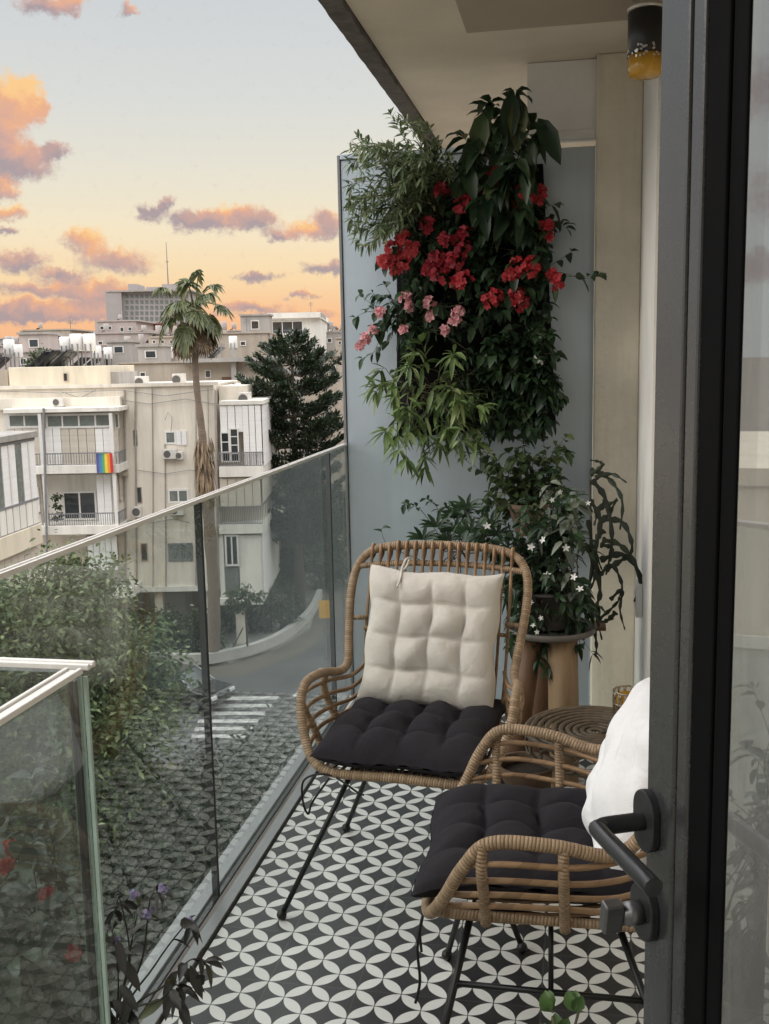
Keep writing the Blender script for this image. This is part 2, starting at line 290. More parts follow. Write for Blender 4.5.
# ------------------------------------------------------------------ mesh builder
class MB:
    def __init__(s): s.v = []; s.f = []; s.uv = {}; s.mi = []; s.cur = 0
    def face(s, idx, uvs=None):
        s.f.append(tuple(idx)); s.mi.append(s.cur)
        if uvs: s.uv[len(s.f)-1] = uvs
    def box(s, x0, x1, y0, y1, z0, z1, mtx=None):
        b = len(s.v)
        for z in (z0, z1):
            for x, y in ((x0, y0), (x1, y0), (x1, y1), (x0, y1)):
                p = Vector((x, y, z)); s.v.append(tuple(mtx @ p if mtx else p))
        for q in ((0, 3, 2, 1), (4, 5, 6, 7), (0, 1, 5, 4), (1, 2, 6, 5), (2, 3, 7, 6), (3, 0, 4, 7)): s.face([b+i for i in q])
        return s
    def prism(s, poly, mtx, depth):            # poly in local xy, extruded along +z local
        b = len(s.v); n = len(poly)
        for z in (0, depth):
            for x, y in poly: s.v.append(tuple(mtx @ Vector((x, y, z))))
        s.face([b+i for i in reversed(range(n))]); s.face([b+n+i for i in range(n)])
        for i in range(n):
            j = (i+1) % n; s.face([b+i, b+j, b+n+j, b+n+i])
        return s
    def tube(s, pts, r, seg=8, closed=False, cap=True, rot=0.):
        pts = [Vector(p) for p in pts]; n = len(pts)
        rs = r if isinstance(r, (list, tuple)) else [r]*n
        if n < 2: return s
        T = []
        for i in range(n):
            a = pts[(i-1) % n] if (closed or i > 0) else pts[i]; c = pts[(i+1) % n] if (closed or i < n-1) else pts[i]
            t = (c-a); T.append(t.normalized() if t.length > 1e-9 else Vector((0, 0, 1)))
        up = Vector((0, 0, 1)) if abs(T[0].z) < .9 else Vector((1, 0, 0))
        nv = (up - T[0]*up.dot(T[0])).normalized(); b = len(s.v); ln = 0; lens = []
        for i in range(n):
            nv = (nv - T[i]*nv.dot(T[i])); nv = nv.normalized() if nv.length > 1e-6 else Vector((1, 0, 0))
            bv = T[i].cross(nv)
            if i: ln += (pts[i]-pts[i-1]).length
            lens.append(ln)
            for k in range(seg):
                a = 2*PI*k/seg+rot; s.v.append(tuple(pts[i] + (nv*math.cos(a)+bv*math.sin(a))*rs[i]))
        m = n if closed else n-1
        for i in range(m):
            j = (i+1) % n; l1 = lens[j] if j else ln + (pts[0]-pts[-1]).length
            for k in range(seg):
                q = (k+1) % seg
                s.face([b+i*seg+k, b+i*seg+q, b+j*seg+q, b+j*seg+k], [(k/seg, lens[i]), ((k+1)/seg, lens[i]), ((k+1)/seg, l1), (k/seg, l1)])
        if cap and not closed:
            s.face([b+k for k in reversed(range(seg))]); s.face([b+(n-1)*seg+k for k in range(seg)])
        return s
    def lathe(s, prof, cx=0, cy=0, seg=24, z0=0, mtx=None, cap=True):
        b = len(s.v); n = len(prof)
        for r, z in prof:
            for k in range(seg):
                a = 2*PI*k/seg; p = Vector((cx+r*math.cos(a), cy+r*math.sin(a), z0+z)); s.v.append(tuple(mtx @ p if mtx else p))
        for i in range(n-1):
            for k in range(seg):
                q = (k+1) % seg; s.face([b+i*seg+k, b+i*seg+q, b+(i+1)*seg+q, b+(i+1)*seg+k])
        if cap:
            s.face([b+k for k in reversed(range(seg))]); s.face([b+(n-1)*seg+k for k in range(seg)])
        return s
    def sphere(s, c, r, seg=10, rings=6, sc=(1, 1, 1)):
        b = len(s.v)
        for i in range(rings+1):
            t = PI*i/rings
            for k in range(seg):
                a = 2*PI*k/seg; s.v.append((c[0]+r*sc[0]*math.sin(t)*math.cos(a), c[1]+r*sc[1]*math.sin(t)*math.sin(a), c[2]+r*sc[2]*math.cos(t)))
        for i in range(rings):
            for k in range(seg):
                q = (k+1) % seg; s.face([b+i*seg+k, b+(i+1)*seg+k, b+(i+1)*seg+q, b+i*seg+q])
        return s
    def leaf(s, p, d, n, l, w, droop=.25, simple=False, fold=.25):
        d = d.normalized(); sd = d.cross(n)
        sd = sd.normalized() if sd.length > 1e-5 else d.orthogonal().normalized()
        n = sd.cross(d).normalized(); b = len(s.v)
        dz = Vector((0, 0, -1))
        if simple:
            m = p + d*l*.5 + dz*(l*droop*.2)
            t = p + d*l + dz*(l*droop)
            for q in (p, m - sd*w*.5, t, m + sd*w*.5): s.v.append(tuple(q))
            s.face([b, b+1, b+2]); s.face([b, b+2, b+3]); return
        f = n*w*fold; rows = ((.20, .70), (.48, 1.0), (.78, .62)); s.v.append(tuple(p))
        for tt, ww in rows:
            c = p + d*l*tt + dz*(l*droop*tt*tt)
            for q in (-1, 0, 1): s.v.append(tuple(c + sd*w*.5*ww*q + (f*ww if q else Vector((0, 0, 0)))))
        s.v.append(tuple(p + d*l*.98 + dz*(l*droop)))
        for q in ((0, 1, 2), (0, 2, 3), (1, 4, 5, 2), (2, 5, 6, 3), (4, 7, 8, 5), (5, 8, 9, 6), (7, 10, 8), (8, 10, 9)): s.face([b+i for i in q])
    def build(s, name, mat, parent=None, smooth=False, bevel=0., loc=None, autosmooth=None):
        me = bpy.data.meshes.new(name); me.from_pydata(s.v, [], s.f)
        mats = mat if isinstance(mat, (list, tuple)) else [mat]
        for m in mats: me.materials.append(m)
        if len(mats) > 1: me.polygons.foreach_set('material_index', s.mi)
        if s.uv:
            ul = me.uv_layers.new(name='UVMap')
            for fi, uvs in s.uv.items():
                st = me.polygons[fi].loop_start
                for k, c in enumerate(uvs): ul.data[st+k].uv = c
        if smooth: me.polygons.foreach_set('use_smooth', [True]*len(me.polygons))
        me.update()
        o = bpy.data.objects.new(name, me); COL.objects.link(o)
        if parent: o.parent = parent
        if loc: o.location = loc
        if bevel:
            bv = o.modifiers.new('bevel', 'BEVEL'); bv.width = bevel; bv.segments = 2; bv.limit_method = 'ANGLE'; bv.angle_limit = R(35)
        return o
def cat(pts, n=8, closed=False):
    P = [Vector(p) for p in pts]; out = []; m = len(P)
    for i in range(m if closed else m-1):
        g = lambda k: P[k % m] if closed else P[max(0, min(m-1, k))]
        p0, p1, p2, p3 = g(i-1), g(i), g(i+1), g(i+2)
        for k in range(n):
            t = k/n
            out.append(.5*((2*p1)+(p2-p0)*t+(2*p0-5*p1+4*p2-p3)*t*t+(3*p1-p0-3*p2+p3)*t**3))
    if not closed: out.append(P[-1])
    return out
def tag(o, label=None, cat_=None, group=None, kind=None):
    if label: o['label'] = label
    if cat_: o['category'] = cat_
    if group: o['group'] = group
    if kind: o['kind'] = kind
    return o
def thing(name, label, cat_, loc=(0, 0, 0), rz=0, group=None):
    o = bpy.data.objects.new(name, None); COL.objects.link(o); o.location = loc; o.rotation_euler = (0, 0, rz); o.empty_display_size = .1
    return tag(o, label, cat_, group)
def copy_tree(o, parent=None):
    c = o.copy(); COL.objects.link(c)
    if parent: c.parent = parent
    for ch in list(o.children): copy_tree(ch, c)
    return c
def box(name, mat, parent, x0, x1, y0, y1, z0, z1, bevel=0.): return MB().box(x0, x1, y0, y1, z0, z1).build(name, mat, parent, bevel=bevel)
def rv(a=1.): return Vector((random.gauss(0, a), random.gauss(0, a), random.gauss(0, a)))
def runit():
    v = rv(); return v.normalized() if v.length > 1e-6 else Vector((0, 0, 1))

# ------------------------------------------------------------------ world, sun, camera
def build_world():
    w = bpy.data.worlds.new('World'); scene.world = w; w.use_nodes = True
    nt = w.node_tree; bg = nt.nodes['Background']
    tc = N(nt, 'ShaderNodeTexCoord'); D = tc.outputs['Generated']
    nrm = N(nt, 'ShaderNodeVectorMath', operation='NORMALIZE'); L(nt, D, nrm.inputs[0]); D = nrm.outputs[0]
    sp = N(nt, 'ShaderNodeSeparateXYZ'); L(nt, D, sp.inputs[0])
    el = math_(nt, 'MULTIPLY', math_(nt, 'ARCSINE', sp.outputs[2]), 180/PI)
    az = math_(nt, 'MULTIPLY', math_(nt, 'ARCTAN2', sp.outputs[0], sp.outputs[1]), 180/PI)
    cr = N(nt, 'ShaderNodeValToRGB'); e = cr.color_ramp.elements
    stops = [(-10, (.30, .24, .20)), (-.5, (.84, .42, .23)), (1., (.93, .465, .245)), (2.5, (.945, .53, .28)), (4.6, (.945, .70, .41)), (7, (.91, .78, .555)),
             (10, (.80, .755, .63)), (13.5, (.70, .705, .675)), (20.5, (.575, .615, .65)), (24, (1.08, 1.09, 1.11)), (32, (2.72, 2.70, 2.69)), (50, (3.0, 2.98, 2.97)), (90, (2.1, 2.13, 2.19))]
    pos = lambda d: (d+10)/100
    while len(e) < len(stops): e.new(.5)
    for i, (d, c) in enumerate(stops): e[i].position = pos(d); e[i].color = (*[x/3 for x in c], 1)
    L(nt, math_(nt, 'DIVIDE', math_(nt, 'ADD', el, 10.), 100.), cr.inputs[0])
    sk = N(nt, 'ShaderNodeVectorMath', operation='SCALE'); L(nt, cr.outputs[0], sk.inputs[0]); sk.inputs['Scale'].default_value = 3.
    pal = N(nt, 'ShaderNodeMapRange', interpolation_type='SMOOTHSTEP', ins={'From Min': -38., 'From Max': -54.}); L(nt, az, pal.inputs[0])
    skc = mixc(nt, math_(nt, 'MULTIPLY', pal.outputs[0], math_(nt, 'LESS_THAN', el, 22.)), sk.outputs[0], (.66, .70, .71))
    # clouds: billows in direction space
    cb = N(nt, 'ShaderNodeCombineXYZ'); L(nt, az, cb.inputs[0]); L(nt, el, cb.inputs[1])
    n1 = N(nt, 'ShaderNodeTexNoise', ins={'Scale': .75, 'Detail': 8., 'Roughness': .66}); L(nt, cb.outputs[0], n1.inputs['Vector'])
    wv = N(nt, 'ShaderNodeVectorMath', operation='SUBTRACT'); L(nt, n1.outputs['Color'], wv.inputs[0]); wv.inputs[1].default_value = (.5, .5, .5)
    ws = N(nt, 'ShaderNodeVectorMath', operation='MULTIPLY'); L(nt, wv.outputs[0], ws.inputs[0]); ws.inputs[1].default_value = (2.6, 1.7, 0)
    V = N(nt, 'ShaderNodeVectorMath', operation='ADD'); L(nt, cb.outputs[0], V.inputs[0]); L(nt, ws.outputs[0], V.inputs[1]); V = V.outputs[0]
    blobs = [(6, 102, 38, 28, .95), (30, 98, 18, 18, 1.), (-5, 145, 40, 26, .55), (22, 163, 40, 16, .3), (55, 153, 18, 8, .15), (0, 188, 22, 12, .65), (10, 213, 22, 8, .8), (8, 232, 16, 6, .2),
             (48, 6, 34, 9, .5), (75, 2, 16, 9, .7), (128, 8, 12, 7, .55), (86, 240, 26, 13, .9), (116, 261, 46, 14, .5), (18, 262, 34, 11, .3), (62, 276, 32, 7, .35), (95, 288, 46, 9, .55), (35, 290, 44, 8, .5),
             (151, 213, 20, 9, .05), (166, 204, 10, 8, .1), (192, 222, 30, 11, .25), (226, 219, 32, 13, .65), (260, 220, 25, 14, .4), (277, 237, 18, 7, .35), (302, 230, 24, 9, .85), (328, 224, 24, 14, .5),
             (258, 276, 30, 6, .15), (332, 268, 40, 8, .1), (302, 295, 18, 5, .55), (70, 312, 80, 10, .5), (160, 300, 44, 9, .5), (250, 308, 50, 7, .5), (16, 312, 70, 12, .45), (110, 298, 60, 9, .45), (300, 316, 50, 6, .5)]
    m = None; sw = None; so = None
    def dirang(px, py):
        r = ray(px, py).normalized(); return math.degrees(math.atan2(r.x, r.y)), math.degrees(math.asin(r.z))
    extra = [(-54, 13, 6, 2.4, -.7), (-46, 8.5, 5, 1.6, -.3), (-60, 8, 7, 2.2, -.7), (-57, 4.4, 9, 1.1, -.3), (-68, 12, 6, 2, -.6), (-75, 6, 9, 2, -.5)]
    items = [(*dirang(a, b), c/F*57.3*.92*1.15, d/F*57.3*1.2, o) for a, b, c, d, o in blobs] + extra
    for a0, e0, ra, re, o in items:
        q = N(nt, 'ShaderNodeVectorMath', operation='MULTIPLY_ADD'); L(nt, V, q.inputs[0])
        q.inputs[1].default_value = (1/ra, 1/re, 0); q.inputs[2].default_value = (-a0/ra, -e0/re, 0)
        ln = N(nt, 'ShaderNodeVectorMath', operation='LENGTH'); L(nt, q.outputs[0], ln.inputs[0])
        wgt = math_(nt, 'SUBTRACT', 1., ln.outputs['Value'], clamp=True)
        m = wgt if m is None else math_(nt, 'ADD', m, wgt)
        dt = N(nt, 'ShaderNodeVectorMath', operation='DOT_PRODUCT'); L(nt, q.outputs[0], dt.inputs[0]); dt.inputs[1].default_value = (.22, .62, 0)
        ov = math_(nt, 'ADD', dt.outputs['Value'], o)
        so = math_(nt, 'MULTIPLY', wgt, ov) if so is None else math_(nt, 'MULTIPLY_ADD', wgt, ov, so)
    orange = math_(nt, 'DIVIDE', so, math_(nt, 'ADD', m, .001))
    n2 = N(nt, 'ShaderNodeTexNoise', ins={'Scale': 2.0, 'Detail': 8., 'Roughness': .68}); L(nt, cb.outputs[0], n2.inputs['Vector'])
    mm = math_(nt, 'MULTIPLY_ADD', math_(nt, 'SUBTRACT', n2.outputs[0], .5), 1.0, m)
    mask = N(nt, 'ShaderNodeMapRange', interpolation_type='SMOOTHSTEP', ins={'From Min': .04, 'From Max': .72, 'To Max': .95}); L(nt, mm, mask.inputs[0])
    # lit towards the sun and the rims, mauve in the cores
    n3 = N(nt, 'ShaderNodeTexNoise', ins={'Scale': .9, 'Detail': 5.}); L(nt, V, n3.inputs['Vector'])
    of = math_(nt, 'ADD', math_(nt, 'SUBTRACT', orange, .17), math_(nt, 'MULTIPLY', math_(nt, 'SUBTRACT', n3.outputs[0], .5), 1.1), clamp=True)
    oc = N(nt, 'ShaderNodeValToRGB'); ee = oc.color_ramp.elements
    ee[0].color = (.40, .315, .335, 1); ee[1].color = (.98, .60, .25, 1)
    x = ee.new(.45); x.color = (.66, .385, .31, 1); x = ee.new(.75); x.color = (.88, .445, .23, 1)
    L(nt, of, oc.inputs[0])
    col = mixc(nt, mask.outputs[0], skc, oc.outputs[0])
    ns = N(nt, 'ShaderNodeTexSky', sky_type='NISHITA'); ns.sun_disc = False; ns.sun_elevation = R(26); ns.sun_rotation = R(-116)
    nsv = N(nt, 'ShaderNodeVectorMath', operation='SCALE'); L(nt, ns.outputs[0], nsv.inputs[0]); nsv.inputs['Scale'].default_value = .004
    ad = N(nt, 'ShaderNodeVectorMath', operation='ADD'); L(nt, col, ad.inputs[0]); L(nt, nsv.outputs[0], ad.inputs[1])
    L(nt, ad.outputs[0], bg.inputs['Color']); bg.inputs['Strength'].default_value = 1.
    w.cycles.sampling_method = 'MANUAL'; w.cycles.sample_map_resolution = 512
build_world()
sun = bpy.data.lights.new('sun', 'SUN'); sun.energy = 1.15; sun.angle = R(25); sun.color = (1., .89, .77)
so = bpy.data.objects.new('sun', sun); COL.objects.link(so)
_saz, _sel = R(-116), R(26)
_sd = Vector((math.sin(_saz)*math.cos(_sel), math.cos(_saz)*math.cos(_sel), math.sin(_sel)))
so.rotation_euler = _sd.to_track_quat('Z', 'Y').to_euler(); so.location = (0, 0, 30)
cam = bpy.data.cameras.new('camera'); co = bpy.data.objects.new('camera', cam); COL.objects.link(co)
cr_, cu_, cb_ = c2w(Vector((1, 0, 0))), c2w(Vector((0, -1, 0))), c2w(Vector((0, 0, -1)))
co.matrix_world = Matrix(((cr_.x, cu_.x, cb_.x, EYE.x), (cr_.y, cu_.y, cb_.y, EYE.y), (cr_.z, cu_.z, cb_.z, EYE.z), (0, 0, 0, 1)))
cam.sensor_fit = 'HORIZONTAL'; cam.sensor_width = 36; cam.lens = 36*F/769; cam.clip_start = .02; cam.clip_end = 5000
scene.camera = co
vs = scene.view_settings; vs.view_transform = 'Standard'; vs.look = 'None'; vs.gamma = 1; vs.exposure = 0; vs.use_curve_mapping = False
scene.cycles.use_denoising = True; scene.cycles.max_bounces = 12; scene.cycles.transparent_max_bounces = 24; scene.cycles.glossy_bounces = 6; scene.cycles.diffuse_bounces = 5
scene.cycles.sample_clamp_indirect = 6

# ================================================================== BALCONY
PY = 4.1; GX = -.95; NX = -.56; CYR = 1.05; RZ = 1.08
fl = MB().box(-.885, .45, 1.08, PY+.04, -.06, 0).box(-.50, .45, -2.5, 1.08, -.06, 0).box(-.885, .2, PY+.04, 8, -.06, 0)
tag(fl.build('floor', M['tile']), kind='structure')
sl = MB().box(-1.0, .6, 1.08, 8.2, -.26, -.062).box(-.62, .6, -2.5, 1.08, -.26, -.062)
own = thing('apartment_building', 'cream plastered facade with pillar and door recess on the right of the balcony', 'building', (.5, 2, -12))
def opart(name, mb, mat, bevel=0.):
    o = mb.build(name, mat, own, bevel=bevel); o.matrix_parent_inverse = Matrix.Translation(own.location).inverted(); return o
opart('balcony_slab', sl, M['concrete'])
opart('wall', MB().box(.45, 5, -6, 3.28, -12, 20).box(.222, 5, 4.062, 9, -12, 20).box(.6, 5, 3.282, 4.06, 2.53, 20), M['plaster'])
opart('brightened_wall_strip', MB().box(.222, 5, 3.282, 4.06, -.06, 2.519), M['white_paint'])  # lighter than the plaster: the stronger side light is put into its paint
opart('light_block_wall', MB().box(-1.25, .449, -3.2, -2.6, -12, 20), M['plaster'])  # unseen wall added behind the camera to block back light
opart('pillar', MB().box(.053, .2215, 4.045, 4.5, -.06, 2.519), M['plaster'], .006)
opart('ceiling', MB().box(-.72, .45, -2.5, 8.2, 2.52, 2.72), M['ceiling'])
# rough drip edge of the slab above
me = MB(); ys = [-2.5+.05*i for i in range(215)]
prev = None
for y in ys:
    j = random.uniform(-.006, .006); b = len(me.v)
    for x, z in ((-.792+random.uniform(-.002, .002), 2.505), (-.724+j, 2.503+j*.3), (-.721, 2.72), (-.80, 2.72)): me.v.append((x, y, z))
    if prev is not None:
        for k in range(4): me.face([prev+k, prev+(k+1) % 4, b+(k+1) % 4, b+k])
    prev = b
opart('slab_drip_edge', me, M['slab_edge'])
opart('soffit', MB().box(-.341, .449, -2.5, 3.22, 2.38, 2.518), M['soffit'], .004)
# wall below/outside slab
t = opart('storey_band', MB().box(-.98, .44, 1.1, 8.2, -.30, -.262), M['plaster'])

# outlet on the wall strip
ol = thing('wall_socket', 'white socket box low on the sunlit wall strip beside the pillar', 'socket', (.21, 3.62, .57))
box('socket_plate', M['white_paint'], ol, -.012, .011, -.045, .045, -.06, .06, .004)
box('socket_face', M['winframe'], ol, -.016, -.0125, -.03, .03, -.03, .03, .002)

# privacy screen
ps = thing('privacy_screen', 'tall blue-grey flat panel screen closing the far end of the balcony', 'screen', (-.45, PY, 0))
box('panel', M['screen'], ps, -.488, .5005, 0, .03, .0, 2.205, .002)
box('edge_profile', M['alu_dark'], ps, -.502, -.49, -.006, .036, 0, 2.225, .002)
box('top_cap', M['screen'], ps, -.489, .25, -.008, .04, 2.207, 2.228, .002)
box('white_head_rail', M['white_paint'], ps, .252, .5015, -.014, .04, 2.2295, 2.265, .003)
tr = box('transom_board', M['transom'], None, -.205, .052, PY+.0, PY+.03, 2.2655, 2.518, .002)
tag(tr, 'pale board filling the gap between screen top and ceiling beside the pillar', 'board')

# wall canister
lc = thing('hanging_canister', 'dark cylindrical canister with amber yellow bottom hanging from the soffit by the pillar', 'canister', (.170, 3.0, 2.166))
MB().lathe([(.046, .055), (.05, .06), (.05, .165), (.047, .168)], seg=28).build('body', M['lantern_dark'], lc, True)
MB().lathe([(.036, 0), (.046, .006), (.049, .02), (.049, .054)], seg=28).build('amber_bottom', M['amber'], lc, True)
MB().lathe([(.052, .169), (.053, .176), (.04, .190), (.012, .198)], seg=28).build('cap', M['silver_foil'], lc, True)
mb = MB()
for k in range(40):
    a = random.uniform(PI*.9, PI*1.75); z = random.uniform(.045, .075); mb.box(-.0022, .0022, -.0008, .0008, -.003, .003, Matrix.Translation((.0508*math.cos(a), .0508*math.sin(a), z)) @ Matrix.Rotation(a+PI/2, 4, 'Z') @ Matrix.Rotation(random.uniform(0, 3), 4, 'Y'))
mb.build('pale_flakes', M['silver_foil'], lc)
MB().tube([(0, 0, .196), (0, 0, .213)], .004).build('hanger', M['iron'], lc)

# ---- main glass railing
gr = thing('glass_railing', 'long frameless glass railing running to the blue-grey screen', 'railing', (GX, 2.5, 0))
def child(o, p):
    o.parent = p; o.matrix_parent_inverse = Matrix.Translation(p.location).inverted(); return o
def panel(y0, y1): child(MB().box(GX-.008, GX+.008, y0, y1, .004, RZ-.0085).build('glass_panel', M['glass']), gr)
J1, J2 = 2.428, 3.80
panel(CYR+.012, J1-.004); panel(J1+.004, J2-.003); panel(J2+.003, PY-.012)
for j, w in ((J1, .0035), (J2, .0025)): child(box('joint_seal', M['seal'], None, GX-.0095, GX+.0095, j-w, j+w, .004, RZ-.009), gr)
def handrail(mb, p0, p1, w=.010, hh=.007):
    d = Vector(p1)-Vector(p0); ln = d.length; a = math.atan2(d.y, d.x); mt = Matrix.Translation(p0) @ Matrix.Rotation(a, 4, 'Z')
    mb.box(0, ln, -w, -w+.0055, -hh, .003, mt); mb.box(0, ln, w-.0055, w, -hh, .003, mt); mb.box(0, ln, -w+.0056, w-.0056, -hh*.8, .0003, mt); return mb
child(handrail(MB(), (GX, CYR-.012, RZ), (GX, PY-.004, RZ)).build('handrail', M['alu'], bevel=.0012), gr)
child(MB().box(GX+.024, -.893, CYR+.02, PY, -.03, .008).build('base_channel', M['alu_dark'], bevel=.0015), gr)
child(MB().box(-1.01, GX-.009, CYR+.02, PY, -.03, .012).build('outer_channel', M['alu_dark'], bevel=.0015), gr)
child(MB().box(GX+.009, -.886, CYR+.02, PY, -.04, -.0315).build('drain_gap', M['seal']), gr)
# ---- near corner railing
nr = thing('glass_railing', 'nearer glass railing corner with bare polished edges at the left foreground', 'railing', (NX, CYR, 0))
child(MB().box(NX-.008, NX+.008, -2.4, CYR-.022, .004, RZ-.0085).build('glass_panel', M['glass_near']), nr)
child(MB().box(GX+.03, NX-.022, CYR-.008, CYR+.008, .004, RZ-.0085).build('glass_panel', M['glass']), nr)
child(handrail(MB(), (NX, -2.4, RZ), (NX, CYR-.02, RZ), .011, .004).build('handrail', M['alu'], bevel=.0012), nr)
child(handrail(MB(), (GX+.02, CYR, RZ), (NX+.012, CYR, RZ), .009, .004).build('handrail', M['alu'], bevel=.0012), nr)
mb = MB(); 
for k, (x, y) in enumerate([(NX-.021, CYR+.009), (NX-.012, CYR+.002), (NX-.002, CYR-.006), (NX+.010, CYR-.014)]): mb.box(x-.0022, x+.0022, y-.0022, y+.0022, .004, RZ-.009)
child(mb.build('corner_edge_strip', M['glass_edge']), nr)
child(MB().box(NX-.016, NX-.0125, CYR-.006, CYR-.0005, .004, RZ-.009).box(NX-.0065, NX-.003, CYR-.014, CYR-.009, .004, RZ-.009).build('corner_seal', M['seal']), nr)
child(MB().box(NX-.03, NX-.012, -2.4, CYR, -.03, .02).box(NX+.012, NX+.05, -2.4, CYR+.02, -.03, .02).build('base_channel', M['alu_dark'], bevel=.0015), nr)

# ---- door leaf
hb = Vector((.071, .972, 0)); du = Vector((.402, -.916, 0)).normalized(); nl = Vector((-.916, -.402, 0)).normalized()
def splane(px, py):
    r = ray(px, py); tt = (hb-EYE).dot(nl)/r.dot(nl); p = EYE + r*tt; return (p-hb).dot(du)
S0, S1, S2 = splane(645.5, 845), splane(684, 845), splane(719, 845)
SE = .74
leaf_rot = math.atan2(du.y, du.x)
dr = thing('balcony_door', 'open dark grey framed glass door leaf with black lever handles in the right foreground', 'door', tuple(hb), leaf_rot)
# local: x along leaf towards hinge, +y = dir rotated 90 ccw of du ; nl local sign:
ny = 1 if Vector((-du.y, du.x, 0)).dot(nl) > 0 else -1
def db(name, mat, x0, x1, t0, t1, z0, z1, bevel=0., parent=None):   # t = depth behind the left face
    a, b = sorted((-ny*t0, -ny*t1)); return box(name, mat, parent or dr, x0, x1, a, b, z0, z1, bevel)
TH = .062
SM = S0+(S1-S0)*.70
db('stile', M['door_grey'], S0, SM, 0, TH, .05, 2.37, .003)
db('stile', M['door_grey'], SM+.0015, S1, .0015, TH, .05, 2.37, .003)
db('stile', M['door_grey'], SE-.10, SE, 0, TH, .05, 2.37, .003)
db('rail', M['door_grey'], S1+.001, SE-.101, .0, TH, .05, .16, .003)
db('rail', M['door_grey'], S1+.001, SE-.101, .0, TH, 2.26, 2.37, .003)
db('glazing_bead', M['door_black'], S1+.0015, S1+(S2-S1)*.6, .003, TH-.006, .161, 2.259, .002)
db('glazing_bead', M['door_black'], S1+(S2-S1)*.6+.001, S2, .005, TH-.012, .161, 2.259, .002)
db('glass_pane', M['glass_door'], S2+.001, SE-.102, .007, .015, .161, 2.259)
def mk_handle(side):
    # side 0 = left face, 1 = right face
    sg = ny if side == 0 else -ny; off = 0 if side == 0 else -ny*TH
    mt = Matrix.Translation((0, off, .97)) @ Matrix.Rotation(-sg*PI/2, 4, 'X')    # local z -> outward
    h = MB()
    pts = [(0, 0, .008), (0, 0, .045), (.004, 0, .054), (.014, 0, .058), (.118, 0, .058)]
    if side: pts = [(0, 0, .008), (0, 0, .040), (.004, 0, .048), (.014, 0, .052), (.118, 0, .052)]
    P = [mt @ Vector(p) for p in pts]
    o = h.tube(cat(P, 5), [.0088]*21, 12, rot=PI/8).build('handle', M['handle'], dr, True, bevel=.0015)
    ro = [(.021*math.cos(2*PI*k/32), .021*math.sin(2*PI*k/32) + (.010 if math.sin(2*PI*k/32) > 0 else -.010)) for k in range(32)]
    MB().prism(ro, mt, .0085).build('rosette', M['handle'], o, bevel=.0015)
    return mt
mk_handle(0); mk_handle(1)
mt = Matrix.Translation((0, 0, .875)) @ Matrix.Rotation(-ny*PI/2, 4, 'X')
ro = [(.023*math.cos(2*PI*k/32), .023*math.sin(2*PI*k/32) + (.006 if math.sin(2*PI*k/32) > 0 else -.006)) for k in range(32)]
lk = MB().prism(ro, mt, .009).build('lock_plate', M['handle'], dr, bevel=.0015)
MB().lathe([(.012, .0095), (.012, .024), (.0105, .0245), (.0105, .029)], mtx=mt, seg=20).build('thumb_turn', M['turn'], lk, True)
MB().prism([(-.016, -.007), (.016, -.007), (.016, .007), (-.016, .007)], mt @ Matrix.Translation((0, 0, .0295)) @ Matrix.Rotation(R(80), 4, 'Z'), .020).build('turn_grip', M['turn'], lk, bevel=.002)

